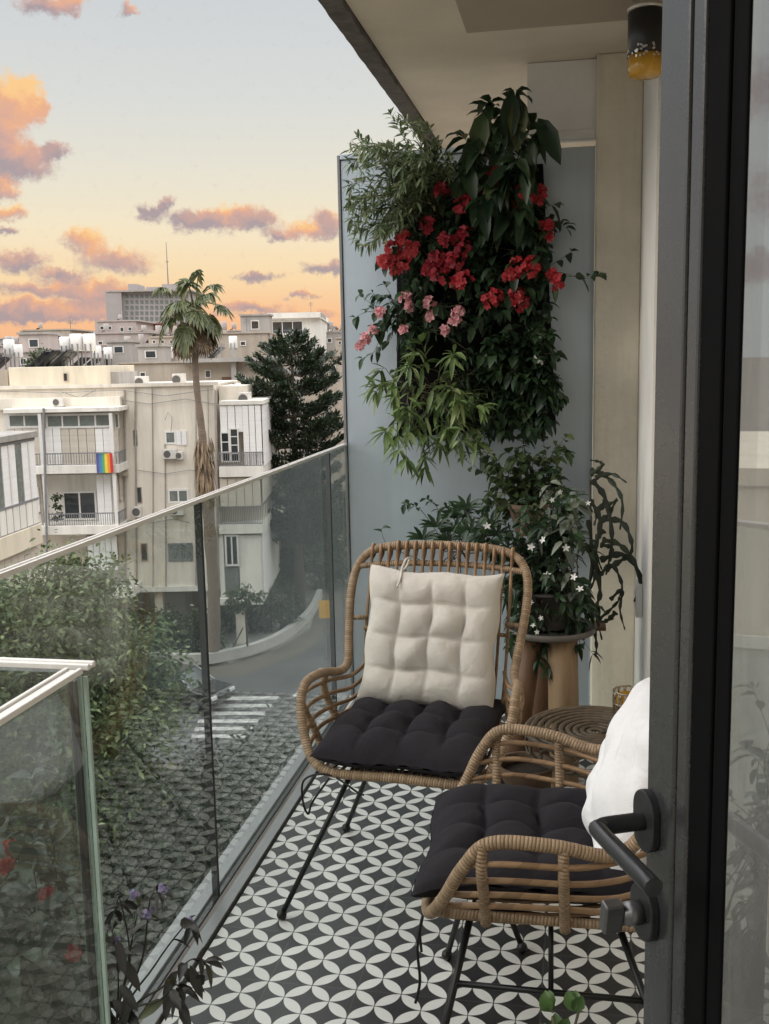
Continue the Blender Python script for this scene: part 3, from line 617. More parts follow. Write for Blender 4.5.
# ---- chairs
def make_chair(name, label, strut=False):
    t = thing(name, label, 'armchair', group='rattan armchairs on the balcony')
    half = [(.0, -.250, .408), (.10, -.250, .406), (.175, -.247, .408), (.222, -.232, .430), (.252, -.205, .480), (.272, -.172, .545), (.274, -.125, .592), (.264, -.02, .588), (.246, .07, .566), (.236, .115, .580), (.244, .155, .645), (.255, .215, .745), (.250, .258, .815), (.220, .282, .860), (.165, .293, .880), (.08, .298, .886), (0, .300, .888)]
    loop = half + [(-x, y, z) for x, y, z in reversed(half[1:-1])]
    P = cat(loop, 6, True)
    MB().tube(P, .0122, 12, True).build('frame', M['rattan'], t, True)
    m = MB()
    sr = cat([(.222, -.232, .430), (.222, -.1, .426), (.214, .05, .420), (.20, .15, .414), (.12, .165, .408), (0, .168, .406)], 6); sr = sr + [Vector((-p.x, p.y, p.z)) for p in reversed(sr[:-1])]
    m.tube(sr, .0085, 10); m.build('seat_frame', M['rattan'], t, True)
    m = MB(); cb = [(-.244, .262, .825), (-.15, .272, .834), (0, .278, .838), (.15, .272, .834), (.244, .262, .825)]; m.tube(cat(cb, 5), .0085, 10)
    for sx in (-1, 1): m.tube([(sx*.246, .185, .690), (sx*.20, .196, .690)], .007, 8)
    m.tube(cat([(-.21, .19, .66), (0, .205, .66), (.21, .19, .66)], 5), .006, 8)
    m.build('back_rail', M['rattan'], t, True)
    m = MB()
    for i in range(17):
        x = -.205 + .41*i/16
        top = .880 if abs(x) < .15 else .870
        m.tube(cat([(x, .272, .846), (x, .302, top-.012), (x, .298, top+.014), (x, .278, top+.008), (x, .262, .825), (x*1.0, .205, .68), (x*.98, .152, .52), (x*.95, .10, .428), (x*.95, -.05, .405), (x*.95, -.18, .405), (x*.95, -.25, .41)], 4), .0046, 6)
    m.build('backrest_rod', M['rod'], t, True)
    for sx in (-1, 1):
        m = MB()
        fr_ = [(.238, -.222, .452), (.250, -.208, .480), (.262, -.193, .513), (.271, -.178, .548)]
        for k, (x, y, z) in enumerate(fr_):
            m.tube(cat([(sx*x, y, z), (sx*(x+.012), -.10, z+.012), (sx*(x-.004), .02, z+.004), (sx*.222, .10, z-.002), (sx*.20, .165, z+.015)], 5), .0058, 7)
        m.build('side_rod', M['rod'], t, True)
        for y, zt, zb, xt, xb in ((-.14, .592, .428, .276, .228), (.0, .585, .420, .262, .220)):
            MB().tube(cat([(sx*xt, y, zt), (sx*(xt+.006), y, zt-.05), (sx*(xb+.024), y+.002, zb+.05), (sx*xb, y+.004, zb-.012)], 5), .0102, 10).build('arm_support', M['rattan'], t, True)
    for sx in (-1, 1):
        for f, a, b_ in ((0, (.13, -.165, .398), (.31, -.26, .012)), (1, (.13, .10, .384), (.30, .25, .012))):
            lg = MB().tube([(sx*a[0], a[1], a[2]), (sx*b_[0], b_[1], b_[2])], .0072, 10).build('leg', M['iron'], t, True)
            MB().sphere((sx*b_[0], b_[1], .013), .0135).build('foot', M['iron'], lg, True)
    m = MB(); m.tube([(-.13, -.165, .388), (.13, -.165, .388), (.13, .10, .376), (-.13, .10, .376)], .006, 8, True); m.build('underframe', M['iron'], t, True)
    if strut:
        lerp = lambda a, b_, z: tuple(a[i]+(b_[i]-a[i])*(a[2]-z)/(a[2]-b_[2]) for i in range(3))
        for sx in (-1, 1):
            p = lerp((sx*.13, -.165, .398), (sx*.31, -.26, .012), .27); q = lerp((sx*.13, .10, .384), (sx*.30, .25, .012), .26)
            MB().tube([p, q], .006, 8).tube([((p[0]+q[0])/2, -.02, (p[2]+q[2])/2), (sx*.14, -.02, .385)], .005, 8).build('stretcher', M['iron'], t, True)
    return t
ch1 = make_chair('rattan_armchair', 'rattan armchair with tall arched back facing the camera in front of the plants')
ch1.location = (-.412, 2.58, 0); ch1.rotation_euler = (0, 0, R(-5))
ch2 = make_chair('rattan_armchair', 'rattan armchair turned sideways with a white pillow, beside the open door', True)
ch2.location = (-.030, 1.935, 0); ch2.rotation_euler = (0, 0, R(-88))
M1 = Matrix.Translation((-.412, 2.58, 0)) @ Matrix.Rotation(R(-5), 4, 'Z'); M2 = Matrix.Translation((-.030, 1.935, 0)) @ Matrix.Rotation(R(-88), 4, 'Z')

def cushion(w, d, T, nt_, mat, name, label, cat_, mtx, n=60, group=None, tuft=1., bend=None, pinch=.05, seed=0):
    rnd = np.random.RandomState(seed); U = np.linspace(-1, 1, n+1)
    ph = rnd.rand(12)*6.28
    v = []; f = []
    def wr(u, v_):
        return .035*math.sin(5*u+ph[0]+2*math.sin(3*v_+ph[1]))+.025*math.sin(9*v_+ph[2]+2.2*math.sin(4*u+ph[3]))+.018*math.sin(17*u+11*v_+ph[4])
    for side in (1, -1):
        for i in range(n+1):
            for j in range(n+1):
                u, q = U[i], U[j]
                su = abs(math.sin(PI*(u+1)/2*nt_)) if nt_ else 1; sq = abs(math.sin(PI*(q+1)/2*nt_)) if nt_ else 1
                rim = max(0, (1-abs(u)**3.2)*(1-abs(q)**3.2))**.42
                if nt_:
                    # near the border the seam ends open
                    eu = min(1, (1-abs(u))*nt_/2); eq = min(1, (1-abs(q))*nt_/2)
                    s1 = 1-(1-su**.55)*eq*.9; s2 = 1-(1-sq**.55)*eu*.9
                    pu = .30+.70*(s1*s2)
                    pu = 1-(1-pu)*tuft
                else: pu = 1
                h = T/2*rim*pu*(1+wr(u, q)*1.6) + (T*.05*(1-pu)*math.sin(23*u+3*q+ph[7])*math.sin(19*q+ph[8]) if nt_ else T*.02*math.sin(9*u+6*q*q+ph[7]))
                x = w/2*u*(1-pinch*(1-q*q)) + .004*math.sin(7*q+ph[5]); y = d/2*q*(1-pinch*(1-u*u)) + .004*math.sin(6*u+ph[6])
                p = Vector((x, y, side*h))
                if bend: p = bend(p)
                v.append(tuple(p))
    K = (n+1)**2
    for s_ in (0, 1):
        for i in range(n):
            for j in range(n):
                a = s_*K+i*(n+1)+j; q = (a, a+n+1, a+n+2, a+1); f.append(q if s_ == 0 else q[::-1])
    mb = MB(); mb.v = v
    for q in f: mb.face(q)
    o = mb.build(name, mat, None, True); o.matrix_world = mtx
    bm = bmesh.new(); bm.from_mesh(o.data); bmesh.ops.remove_doubles(bm, verts=bm.verts, dist=1e-5); bm.to_mesh(o.data); bm.free()
    o.data.polygons.foreach_set('use_smooth', [True]*len(o.data.polygons))
    return tag(o, label, cat_, group)
sc_bend = lambda p: Vector((p.x, p.y, p.z - .030*(1 if p.y < 0 else 0)*(abs(p.y)/.23)**3 + .010*(p.x/.2)**2))
c1 = cushion(.43, .46, .112, 4, M['cushion_dark'], 'seat_cushion', 'charcoal tufted seat cushion on the armchair facing the camera', 'cushion', M1 @ Matrix.Translation((0, -.045, .462)) @ Matrix.Rotation(R(-2), 4, 'X'), bend=sc_bend, seed=1, group='dark seat cushions')
c2 = cushion(.43, .46, .112, 4, M['cushion_dark'], 'seat_cushion', 'charcoal tufted seat cushion on the sideways armchair by the door', 'cushion', M2 @ Matrix.Translation((0, -.045, .464)) @ Matrix.Rotation(R(-2), 4, 'X'), bend=sc_bend, seed=2, group='dark seat cushions')
bc = M1 @ Matrix.Translation((.0, .135, .655)) @ Matrix.Rotation(R(1.5), 4, 'Y') @ Matrix.Rotation(R(90-20), 4, 'X')
c3 = cushion(.385, .385, .105, 4, M['cushion_cream'], 'back_cushion', 'cream tufted back cushion leaning in the armchair facing the camera', 'cushion', bc, seed=3, tuft=.85)
mb = MB(); mb.tube(cat([(-.10, .180, .01), (-.095, .215, -.01), (-.09, .225, -.035), (-.095, .2, -.03), (-.098, .182, .0)], 5), .0035, 6)
mb.tube(cat([(-.098, .182, .01), (-.094, .160, .03), (-.097, .130, .048)], 5), .003, 6); o = mb.build('tie_cord', M['cushion_cream'], None, True); o.parent = c3
pw = M2 @ Matrix.Translation((-.02, .172, .602)) @ Matrix.Rotation(R(-4), 4, 'Y') @ Matrix.Rotation(R(90-24), 4, 'X')
c4 = cushion(.40, .37, .19, 0, M['pillow_white'], 'pillow', 'plump white pillow leaning in the sideways armchair', 'pillow', pw, seed=5, pinch=.10)
def ties(o, pts_list):
    mb = MB()
    for p in pts_list: mb.tube(cat(p, 6), .0028, 6)
    q = mb.build('tie_cord', M['iron'], None, True); q.parent = o; q.matrix_parent_inverse = o.matrix_world.inverted(); return q
ctg = MB().box(-.02, .02, -.0006, .0006, -.006, .006).build('care_tag', M['pillow_white'], None); ctg.matrix_world = M2 @ Matrix.Translation((.222, -.19, .452)) @ Matrix.Rotation(R(80), 4, 'Z'); ctg.parent = c2; ctg.matrix_parent_inverse = c2.matrix_world.inverted()
W1 = lambda *p: tuple(M1 @ Vector(p)); W2 = lambda *p: tuple(M2 @ Vector(p))
ties(c1, [[W1(-.15, -.255, .402), W1(-.20, -.265, .405), W1(-.235, -.27, .385), W1(-.237, -.27, .33), W1(-.225, -.268, .30), W1(-.215, -.262, .33), W1(-.17, -.26, .395)], [W1(-.15, -.262, .40), W1(-.12, -.27, .388), W1(-.09, -.275, .372), W1(-.075, -.275, .368)]])
ties(c2, [[W2(.19, -.255, .40), W2(.195, -.265, .34), W2(.19, -.262, .27), W2(.20, -.27, .23)], [W2(.18, -.255, .40), W2(.155, -.265, .35), W2(.16, -.262, .31)]])

# ---- rattan side table, candle holder
tb = thing('rattan_table', 'low round rattan side table with looped lattice rim behind the sideways armchair', 'table', (.055, 2.98, 0)); tb.scale = (1, 1, .83)
def ring(r, z, n=40): return [(r*math.cos(2*PI*k/n), r*math.sin(2*PI*k/n), z) for k in range(n)]
m = MB(); m.tube(ring(.205, .375), .009, 10, True); m.tube(ring(.195, .30), .008, 10, True); m.build('rim', M['rod_dark'], tb, True)
m = MB()
for k in range(9): m.tube(ring(.02+.021*k, .372+.001*k, 30), .0075, 6, True)
for k in range(12): a = 2*PI*k/12; m.tube([(.02*math.cos(a), .02*math.sin(a), .366), (.2*math.cos(a), .2*math.sin(a), .368)], .005, 6)
m.build('tabletop', M['rod_dark'], tb, True)
m = MB()
for k in range(22):
    a = 2*PI*k/22; c = Vector((.205*math.cos(a), .205*math.sin(a), .337)); tg = Vector((-math.sin(a), math.cos(a), 0))
    m.tube([c + tg*.032*math.cos(q*PI/8) + Vector((0, 0, .032*math.sin(q*PI/8))) for q in range(16)], .004, 6, True)
m.build('loop_lattice', M['rod_dark'], tb, True)
for k in range(4):
    a = PI/4+k*PI/2; MB().tube([(.15*math.cos(a), .15*math.sin(a), .36), (.19*math.cos(a), .19*math.sin(a), 0)], .011, 8).build('leg', M['rattan'], tb, True)
chd = thing('candle_holder', 'pierced tin candle holder standing on the rattan side table', 'candle holder', (.150, 2.98, .322))
m = MB()
prof = [(.040, 0), (.046, .004)]
MB().lathe([(.044, 0), (.044, .004), (.03, .006)], seg=28).build('base', M['tin'], chd, True)
for k in range(14):
    a = 2*PI*k/14
    m.tube([(.045*math.cos(a+i*.06), .045*math.sin(a+i*.06), .004+.0125*i) for i in range(10)], .0025, 6); m.tube([(.045*math.cos(a-i*.06), .045*math.sin(a-i*.06), .004+.0125*i) for i in range(10)], .0025, 6)
for z in (.006, .045, .082, .118): m.tube([(.045*math.cos(2*PI*k/28), .045*math.sin(2*PI*k/28), z) for k in range(28)], .003, 6, True)
m.build('lattice', M['tin'], chd, True)
MB().lathe([(.036, .007), (.0365, .105), (.035, .106), (.0345, .010)], seg=24, cap=False).build('glass_cup', M['amber'], chd, True)

# ---- wooden plant stand with tray
st = thing('plant_stand', 'wooden plant stand with thick round legs and grey tray behind the armchair', 'plant stand', (-.095, 3.42, 0))
MB().lathe([(.145, .495), (.155, .50), (.155, .518), (.148, .518), (.145, .507)], seg=32).build('tray', M['tray'], st, True)
def leg(x0, y0, x1, y1, r, m_): MB().tube([(x0, y0, .494), ((x0+x1)/2, (y0+y1)/2, .25), (x1, y1, 0)], [r, r*1.02, r*.95], 18).build('leg', m_, st, True)
leg(-.055, -.06, -.12, -.10, .036, M['wood_dark']); leg(.045, -.07, .055, -.09, .050, M['wood']); leg(-.02, .09, -.04, .12, .04, M['wood_dark'])
tp = thing('clay_pot', 'dark terracotta pot on the floor beside the armchair legs', 'pot', (-.150, 2.98, 0))
MB().lathe([(.06, 0), (.085, .17), (.093, .175), (.093, .20), (.083, .20), (.078, .17)], seg=28, cap=False).build('vessel', M['terracotta'], tp, True)
MB().lathe([(.078, .168), (.001, .172)], seg=20, cap=False).build('soil', M['soil'], tp)
gp = thing('board_leaning', 'blue-grey board standing behind the plant stand legs', 'board', (.055, 3.9, 0))
box('board', M['screen'], gp, -.06, -.012, -.012, .012, 0, .46, .002)

# ================================================================== PLANTS
def spray(lv, st_, path, nl, Ll, Wl, r0=.003, droop=.3, ang=.9, start=.15, fold=.2, jit=.35, tiptuft=0, simple=False):
    P = cat(path, 5); n = len(P)
    if st_ is not None: st_.tube(P, [r0*(1-.7*i/(n-1)) for i in range(n)], 5, cap=False)
    phi = random.uniform(0, 6.28)
    for i in range(nl):
        s = start+(1-start)*(i+.5)/nl; k = min(n-2, int(s*(n-1))); fr_ = s*(n-1)-k
        p = P[k].lerp(P[k+1], fr_); tdir = (P[k+1]-P[k]).normalized()
        o = tdir.orthogonal().normalized(); phi += 2.4
        o = Matrix.Rotation(phi, 3, tdir) @ o
        d = (tdir*math.cos(ang)+o*math.sin(ang)+rv(jit*.35)).normalized()
        nn = (Vector((0, 0, 1))+rv(jit)).normalized()
        q = Ll*random.uniform(.65, 1.1); lv.leaf(p, d, nn, q, Wl*q/Ll*random.uniform(.85, 1.15), droop*random.uniform(.5, 1.4), simple, fold)
    for i in range(tiptuft):
        tdir = (P[-1]-P[-2]).normalized(); o = Matrix.Rotation(i*2.4, 3, tdir) @ tdir.orthogonal().normalized()
        d = (tdir*.7+o*.8+rv(.1)).normalized(); q = Ll*random.uniform(.6, 1.)
        lv.leaf(P[-1], d, (Vector((0, 0, 1))+rv(.3)).normalized(), q, Wl*q/Ll, droop, simple, fold)
def arcpath(a, b, sag=.0, n=4, wob=.01):
    a, b = Vector(a), Vector(b); out = []
    for i in range(n+1):
        t_ = i/n; p = a.lerp(b, t_); p.z += sag*4*t_*(1-t_); 
        if 0 < i: p += rv(wob)
        out.append(p)
    return out
def bloom(parent, mat, c, r, nfl, fr_, facing=Vector((0, -1, .3)), centre=None, name='flower'):
    m = MB(); facing = facing.normalized()
    for i in range(nfl):
        d = runit()
        if d.dot(facing) < -.2: d = -d
        p = Vector(c) + d*r*random.uniform(.5, 1.); ax = (d + facing*.6 + rv(.2)).normalized(); s = ax.orthogonal().normalized(); a0 = random.uniform(0, 6)
        for k in range(5):
            u = Matrix.Rotation(a0+k*2*PI/5, 3, ax) @ s; m.leaf(p, (u+ax*random.uniform(.1, .5)), ax, fr_*random.uniform(.85, 1.15), fr_*.85, random.uniform(-.05, .15), fold=.12)
    o = m.build(name, mat, parent)
    return o
def star(parent, mat, c, r, facing):
    m = MB(); ax = (facing.normalized()+rv(.25)).normalized(); s = ax.orthogonal().normalized(); a0 = random.uniform(0, 6); c = Vector(c)
    for k in range(5):
        u = Matrix.Rotation(a0+k*2*PI/5, 3, ax) @ s; m.leaf(c, u+ax*.15, ax, r, r*.48, 0, fold=.05)
    m.tube([c-ax*r*.6, c], [.001, .0025], 5)
    return m.build('flower', mat, parent)

# green wall: felt planter
gw = thing('felt_wall_planter', 'black felt pocket planter hung on the blue-grey screen', 'planter', (-.42, PY, 1.65))
bk = MB(); tl, tr_, br, bl = at(397, 168, PY-.012), at(543, 164, PY-.012), at(556, 426, PY-.012), at(397, 438, PY-.012)
def gl_(u, v): return (tl.lerp(tr_, u)).lerp(bl.lerp(br, u), v)
n = 14; idx = {}
for side in (0, 1):
    for i in range(n+1):
        for j in range(n+1):
            p = gl_(i/n, j/n); idx[side, i, j] = len(bk.v); bk.v.append((p.x, PY-(.004 if side else .016+.005*math.sin(i*1.3)*math.sin(j)), p.z))
for i in range(n):
    for j in range(n):
        bk.face([idx[0, i, j], idx[0, i, j+1], idx[0, i+1, j+1], idx[0, i+1, j]]); bk.face([idx[1, i, j], idx[1, i+1, j], idx[1, i+1, j+1], idx[1, i, j+1]])
for i in range(n):
    for a, b in (((i, 0), (i+1, 0)), ((i+1, n), (i, n)), ((0, i+1), (0, i)), ((n, i), (n, i+1))):
        bk.face([idx[0, a[0], a[1]], idx[0, b[0], b[1]], idx[1, b[0], b[1]], idx[1, a[0], a[1]]])
child(bk.build('backing', M['felt'], None, True), gw)
for r_ in range(4):
    for c_ in range(3):
        m = MB(); nn = 10; u0, u1 = .03+c_*.325, .03+c_*.325+.29; v0, v1 = .10+r_*.225, .10+r_*.225+.17; ids = {}
        for i in range(nn+1):
            for j in range(nn+1):
                s, q = i/nn, j/nn; p = gl_(u0+(u1-u0)*s, v0+(v1-v0)*q + .03*math.sin(PI*s)*(1-q)); bul = .085*math.sin(PI*s)**.7*(math.sin(PI*(.5+.5*q)))**.6
                ids[i, j] = len(m.v); m.v.append((p.x, PY-.024-bul, p.z))
        for i in range(nn):
            for j in range(nn): m.face([ids[i, j], ids[i, j+1], ids[i+1, j+1], ids[i+1, j]])
        child(m.build('pocket', M['felt_pocket'], None, True), gw)

def plant(name, label, cat_, base, group=None): return thing(name, label, cat_, tuple(base), 0, group)
def finish(t, lv, st_, lm, sm='stem'):
    if lv.f: child(lv.build('foliage', M[lm], None, True), t)
    if st_ is not None and st_.f: child(st_.build('stem', M[sm], None, True), t)
WG = 'plants in the felt wall planter'
# 1 feathery shrub top left
b = at(438, 215, 3.98); t = plant('feathery_shrub', 'grey-green shrub with fine narrow leaves spilling over the screen top left', 'shrub', b, WG); lv, sm = MB(), MB()
for k in range(82):
    tx, ty = random.choice([(395, 165), (375, 185), (410, 180), (370, 225), (400, 215), (350, 205), (430, 165), (385, 145), (410, 135), (362, 150), (350, 165), (365, 235), (345, 225), (430, 140)])
    e = at(max(352, tx+random.gauss(0, 10)), ty+random.gauss(0, 10), 3.80+random.gauss(0, .10))
    spray(lv, sm, arcpath(b+rv(.03), e, random.uniform(.02, .09)), 26, .048, .011, .0022, .25, .8, .3, .15, .5, 4)
finish(t, lv, sm, 'lf_feather')
# 2 tall big-leaved plant
b = at(505, 200, 4.0); t = plant('big_leaved_plant', 'tall plant with large drooping dark green leaves above the red flowers', 'plant', b, WG); lv, sm = MB(), MB()
for (tx, ty, y) in [(512, 98, 3.88), (485, 100, 3.9), (465, 140, 3.86), (530, 128, 3.86), (500, 130, 3.84), (480, 150, 3.84), (520, 160, 3.82), (505, 175, 3.82), (475, 175, 3.84), (495, 110, 3.92), (515, 210, 3.82), (490, 200, 3.8)]:
    e = at(tx, ty, y); P = arcpath(b+rv(.02), e, .02); spray(lv, sm, P, 8, .112, .05, .004, .6, 1.0, .45, .28, .5, 3)
for q in range(16):
    p = at(random.uniform(470, 535), random.uniform(130, 215), random.uniform(3.82, 3.92)); lv.leaf(p, Vector((random.gauss(0, .5), -.3, random.gauss(-.6, .3))), Vector((random.gauss(0, .3), -1, .3)), .13, .055, .3)
for (px_, py_) in ((512, 92), (507, 104), (538, 118), (483, 112), (463, 152), (520, 98)):
    p = at(px_, py_, 3.86); lv.leaf(p, Vector((random.gauss(0, .2), -.25, -1)), Vector((random.gauss(0, .2), -1, .1)), .17, .075, .2)
    p = at(px_+random.uniform(-9, 9), py_+8, 3.88); lv.leaf(p, Vector((random.gauss(0, .4), -.2, -.9)), Vector((random.gauss(0, .2), -1, .1)), .14, .06, .2)
finish(t, lv, sm, 'lf_big')
# red flowering plants
def flowering(name, label, base, fls, mat, lm, nleaf, Ll, Wl, rad=30, yy=3.86, r=.034, nfl=12, fr_=.017, cat_='flowering plant'):
    b = at(*base, 3.99); t = plant(name, label, cat_, b, WG); lv, sm = MB(), MB()
    for (fx, fy, sc) in fls:
        e = at(fx, fy, yy); P = arcpath(b+rv(.015), e, .015); spray(lv, sm, P, 6, Ll, Wl, .0028, .5, 1.1, .2, .2, .5)
        child(bloom(None, M[mat], e, r*sc, int(nfl*sc+2), fr_), t)
    for k in range(nleaf):
        e = at(base[0]+random.gauss(0, rad), base[1]+random.gauss(0, rad*.8), yy+random.uniform(-.01, .09))
        spray(lv, sm, arcpath(b+rv(.02), e, .01), 4, Ll, Wl, .002, .5, 1.1, .3, .2, .5, 2)
    finish(t, lv, sm, lm)
flowering('red_geranium', 'coral red geranium clusters at the left edge of the felt planter', (415, 255), [(392, 248, 1.0), (405, 238, 1.0), (385, 260, .9), (402, 262, 1.0), (412, 250, .9), (395, 268, .7)], 'coral', 'lf_ger', 26, .045, .04, 20)
flowering('red_geranium', 'crimson flowers hanging in the middle of the felt planter left of centre', (448, 250), [(427, 225, .9), (437, 258, .9), (447, 242, 1.1), (440, 275, 1.1), (455, 262, 1.2), (463, 250, 1.), (428, 268, .7), (465, 235, .9), (458, 282, .7)], 'crimson', 'lf_ger', 34, .05, .035, 28)
flowering('red_petunia', 'dark red blooms beneath the big-leaved plant near the planter top', (470, 200), [(462, 204, 1.2), (497, 179, 1.3), (443, 190, .9), (478, 188, .6)], 'crimson', 'lf_big', 20, .06, .03, 30)
flowering('red_petunia', 'bright red bloom at the upper right edge of the planter with leaves hanging below', (530, 222), [(525, 198, 1.3), (537, 194, .9), (547, 225, .7), (548, 236, .35)], 'red', 'lf_big', 44, .06, .03, 20)
flowering('red_petunia', 'red rose-like blooms low on the right edge of the planter', (520, 285), [(518, 268, 1.2), (530, 268, 1.2), (510, 276, .7), (557, 281, .9), (553, 275, .6), (492, 299, 1.2), (519, 299, 1.2), (463, 281, 1.1), (455, 284, .7), (524, 303, .6)], 'red', 'lf_ger', 52, .055, .032, 32)
flowering('pink_periwinkle', 'pale pink periwinkle spilling left from the lower planter pockets', (410, 320), [(405, 298, .9), (410, 306, .7), (429, 303, 1.0), (432, 315, 1.), (458, 313, 1.0), (455, 320, .8), (445, 330, .7), (366, 338, .8), (360, 345, .7), (380, 312, .6), (404, 330, .7), (374, 330, .6)], 'pink', 'lf_ger', 40, .045, .026, 26, r=.022, nfl=8, fr_=.017)
# lemon verbena
b = at(425, 400, 3.99); t = plant('lemon_verbena', 'light green long-leaved bush bulging from the lower left planter pockets', 'bush', b, WG); lv, sm = MB(), MB()
for k in range(34):
    tx, ty = random.choice([(440, 345), (420, 365), (455, 375), (400, 385), (380, 385), (430, 400), (400, 415), (445, 425), (385, 425), (420, 440), (460, 400), (410, 455), (440, 455), (470, 440)])
    e = at(tx+random.gauss(0, 9), ty+random.gauss(0, 9), 3.78+random.gauss(0, .07)); spray(lv, sm, arcpath(b+rv(.03), e, random.uniform(.02, .06)), 5, .088, .021, .0025, .30, .9, .45, .22, .35, 8)
finish(t, lv, sm, 'lf_lemon')
# mint right
b = at(515, 375, 4.0); t = plant('mint_plant', 'dark small-leaved plant filling the lower right planter pockets', 'plant', b, WG); lv, sm = MB(), MB()
for k in range(110):
    tx, ty = random.choice([(545, 330), (550, 410), (525, 425), (500, 415), (495, 345), (515, 350), (540, 355), (525, 380), (545, 390), (500, 375), (535, 410), (540, 375), (490, 355)])
    e = at(tx+random.gauss(0, 8), ty+random.gauss(0, 9), 3.86+random.gauss(0, .03)); spray(lv, sm, arcpath(b+rv(.03), e, .02), 7, .05, .036, .002, .5, 1.1, .3, .2, .4, 3)
for k in range(2): child(bloom(None, M['whitefl'], at(536+k*4, 358+k*5, 3.82), .008, 5, .009), t)
finish(t, lv, sm, 'lf_dark')
b = at(460, 400, 4.0); t = plant('trailing_fern', 'thin dim stems trailing in the empty lower middle pocket', 'plant', b, WG); lv, sm = MB(), MB()
for k in range(40): spray(lv, sm, arcpath(b+rv(.02), at(random.uniform(450, 520), random.uniform(350, 440), 3.9), .03), 10, .06, .014, .002, .5, .9, .2, .2, .4)
finish(t, lv, sm, 'lf_big')
# ivy climber between planter and stand
b = at(530, 520, 3.75); t = plant('climbing_ivy', 'grape ivy climbing from the clay pot towards the planter bottom', 'ivy', b); lv, sm = MB(), MB()
for (tx, ty) in [(555, 440), (540, 455), (500, 470), (490, 485), (480, 455), (515, 465), (550, 470), (535, 480), (525, 445), (560, 455), (470, 445), (545, 495), (505, 500), (492, 505), (560, 485), (530, 462), (440, 435)]:
    for q in range(2):
        e = at(tx+random.gauss(0, 6), ty+random.gauss(0, 6), 3.8+random.gauss(0, .07)); spray(lv, sm, arcpath(b+rv(.02), e, .03, wob=.02), 12, .045, .035, .0022, .5, 1.1, .2, .2, .5, 3)
finish(t, lv, sm, 'lf_ivy', 'stem_dark')
cp = thing('clay_pot', 'brown clay pot half hidden among the leaves above the armchair', 'pot', tuple(at(528, 534, 3.74)))
MB().lathe([(.045, 0), (.068, .09), (.074, .095), (.074, .115), (.066, .115), (.06, .09)], seg=24, cap=False).build('vessel', M['terracotta'], cp, True)
MB().lathe([(.062, .098), (.001, .102)], seg=20, cap=False).build('soil', M['soil'], cp)
MB().tube([(-.02, -.075, -.03), (-.016, -.07, .07)], .006, 8).build('peg', M['wood'], cp, True)
hk = MB().tube([(0, .0, .0), (0, .36-.02, .02)], .006, 8).build('hanger_bracket', M['iron'], cp, True)
# jasmine
b = Vector((-.10, 3.42, .60)); t = plant('jasmine_bush', 'bushy jasmine with white star flowers on the plant stand', 'jasmine', (b.x, b.y, .519)); lv, sm = MB(), MB(); fls = []
pj = MB().lathe([(.085, .0), (.115, .12), (.12, .12), (.11, .13), (.10, .11)], seg=24, cap=False); child(pj.build('pot', M['pot_dark'], None, True, loc=(b.x, b.y, .519)), t)
for k in range(120):
    tx, ty = random.choice([(470, 520), (495, 515), (515, 545), (540, 530), (560, 530), (520, 575), (545, 570), (570, 560), (555, 600), (530, 610), (580, 590), (510, 600), (575, 610), (535, 632), (560, 634), (585, 628), (515, 628), (545, 640), (525, 640), (575, 640), (560, 646), (550, 505), (590, 540), (490, 545), (560, 480), (575, 500), (535, 500)])
    e = at(tx+random.gauss(0, 11), ty+random.gauss(0, 11), 3.38+random.gauss(0, .09)); spray(lv, sm, arcpath(b+rv(.05), e, .05, wob=.015), 9, .052, .024, .0022, .45, 1.0, .25, .2, .5, 3)
finish(t, lv, sm, 'lf_jas', 'stem_dark')
for (fx, fy) in [(487, 526), (531, 547), (547, 575), (574, 577), (580, 589), (533, 625), (541, 618), (537, 632), (552, 500), (560, 492), (531, 602), (588, 503), (543, 540), (566, 548), (520, 560)]:
    child(star(None, M['whitefl'], at(fx, fy, 3.22), .0145 if fy < 600 and fy > 510 else .010, Vector((0, -1, .4))), t)
# small palm-like plant behind chair
b = at(455, 560, 3.6); t = plant('umbrella_plant', 'dark umbrella plant peeking over the armchair back', 'plant', b); lv, sm = MB(), MB()
for (tx, ty) in [(452, 520), (440, 530), (462, 512), (478, 510), (490, 520), (430, 545), (470, 535), (448, 545), (485, 540), (500, 530), (458, 535)]:
    e = at(tx+random.gauss(0, 4), ty+random.gauss(0, 4), 3.55+random.gauss(0, .06)); P = arcpath(b+rv(.03), e, .01); sm.tube(P, .002, 5)
    for q in range(9):
        a = 2*PI*q/9; lv.leaf(e, Vector((math.cos(a), .3*math.sin(a)-.2, .55+.4*math.sin(a))), Vector((0, -.6, .8)), .075, .016, .2)
spray(lv, sm, [b, at(425, 515, 3.55), at(412, 505, 3.52), at(404, 504, 3.5)], 12, .03, .02, .0015, .3, 1.1, .4); spray(lv, sm, [b, at(440, 512, 3.55), at(425, 498, 3.52)], 10, .03, .02, .0015, .3, 1.1, .4)
spray(lv, sm, [at(420, 560, 3.4), at(388, 545, 3.3), at(381, 528, 3.3)], 2, .035, .024, .0016, .3, 1.1, .8)
finish(t, lv, sm, 'lf_jas', 'stem_dark')
# grey-green fern in stand (pale)
b = at(560, 560, 3.5); t = plant('silver_leaved_plant', 'pale grey-green leaves showing inside the jasmine on the stand', 'plant', b); lv, sm = MB(), MB()
for k in range(26):
    tx, ty = random.choice([(545, 485), (560, 475), (575, 490), (550, 530), (565, 540), (545, 600), (560, 615), (575, 520), (535, 545), (570, 600)])
    spray(lv, sm, arcpath(b+rv(.03), at(tx+random.gauss(0, 7), ty+random.gauss(0, 7), 3.33+random.gauss(0, .05)), .03), 4, .06, .03, .002, .5, 1.0, .5, .2, .5)
finish(t, lv, sm, 'lf_pale')
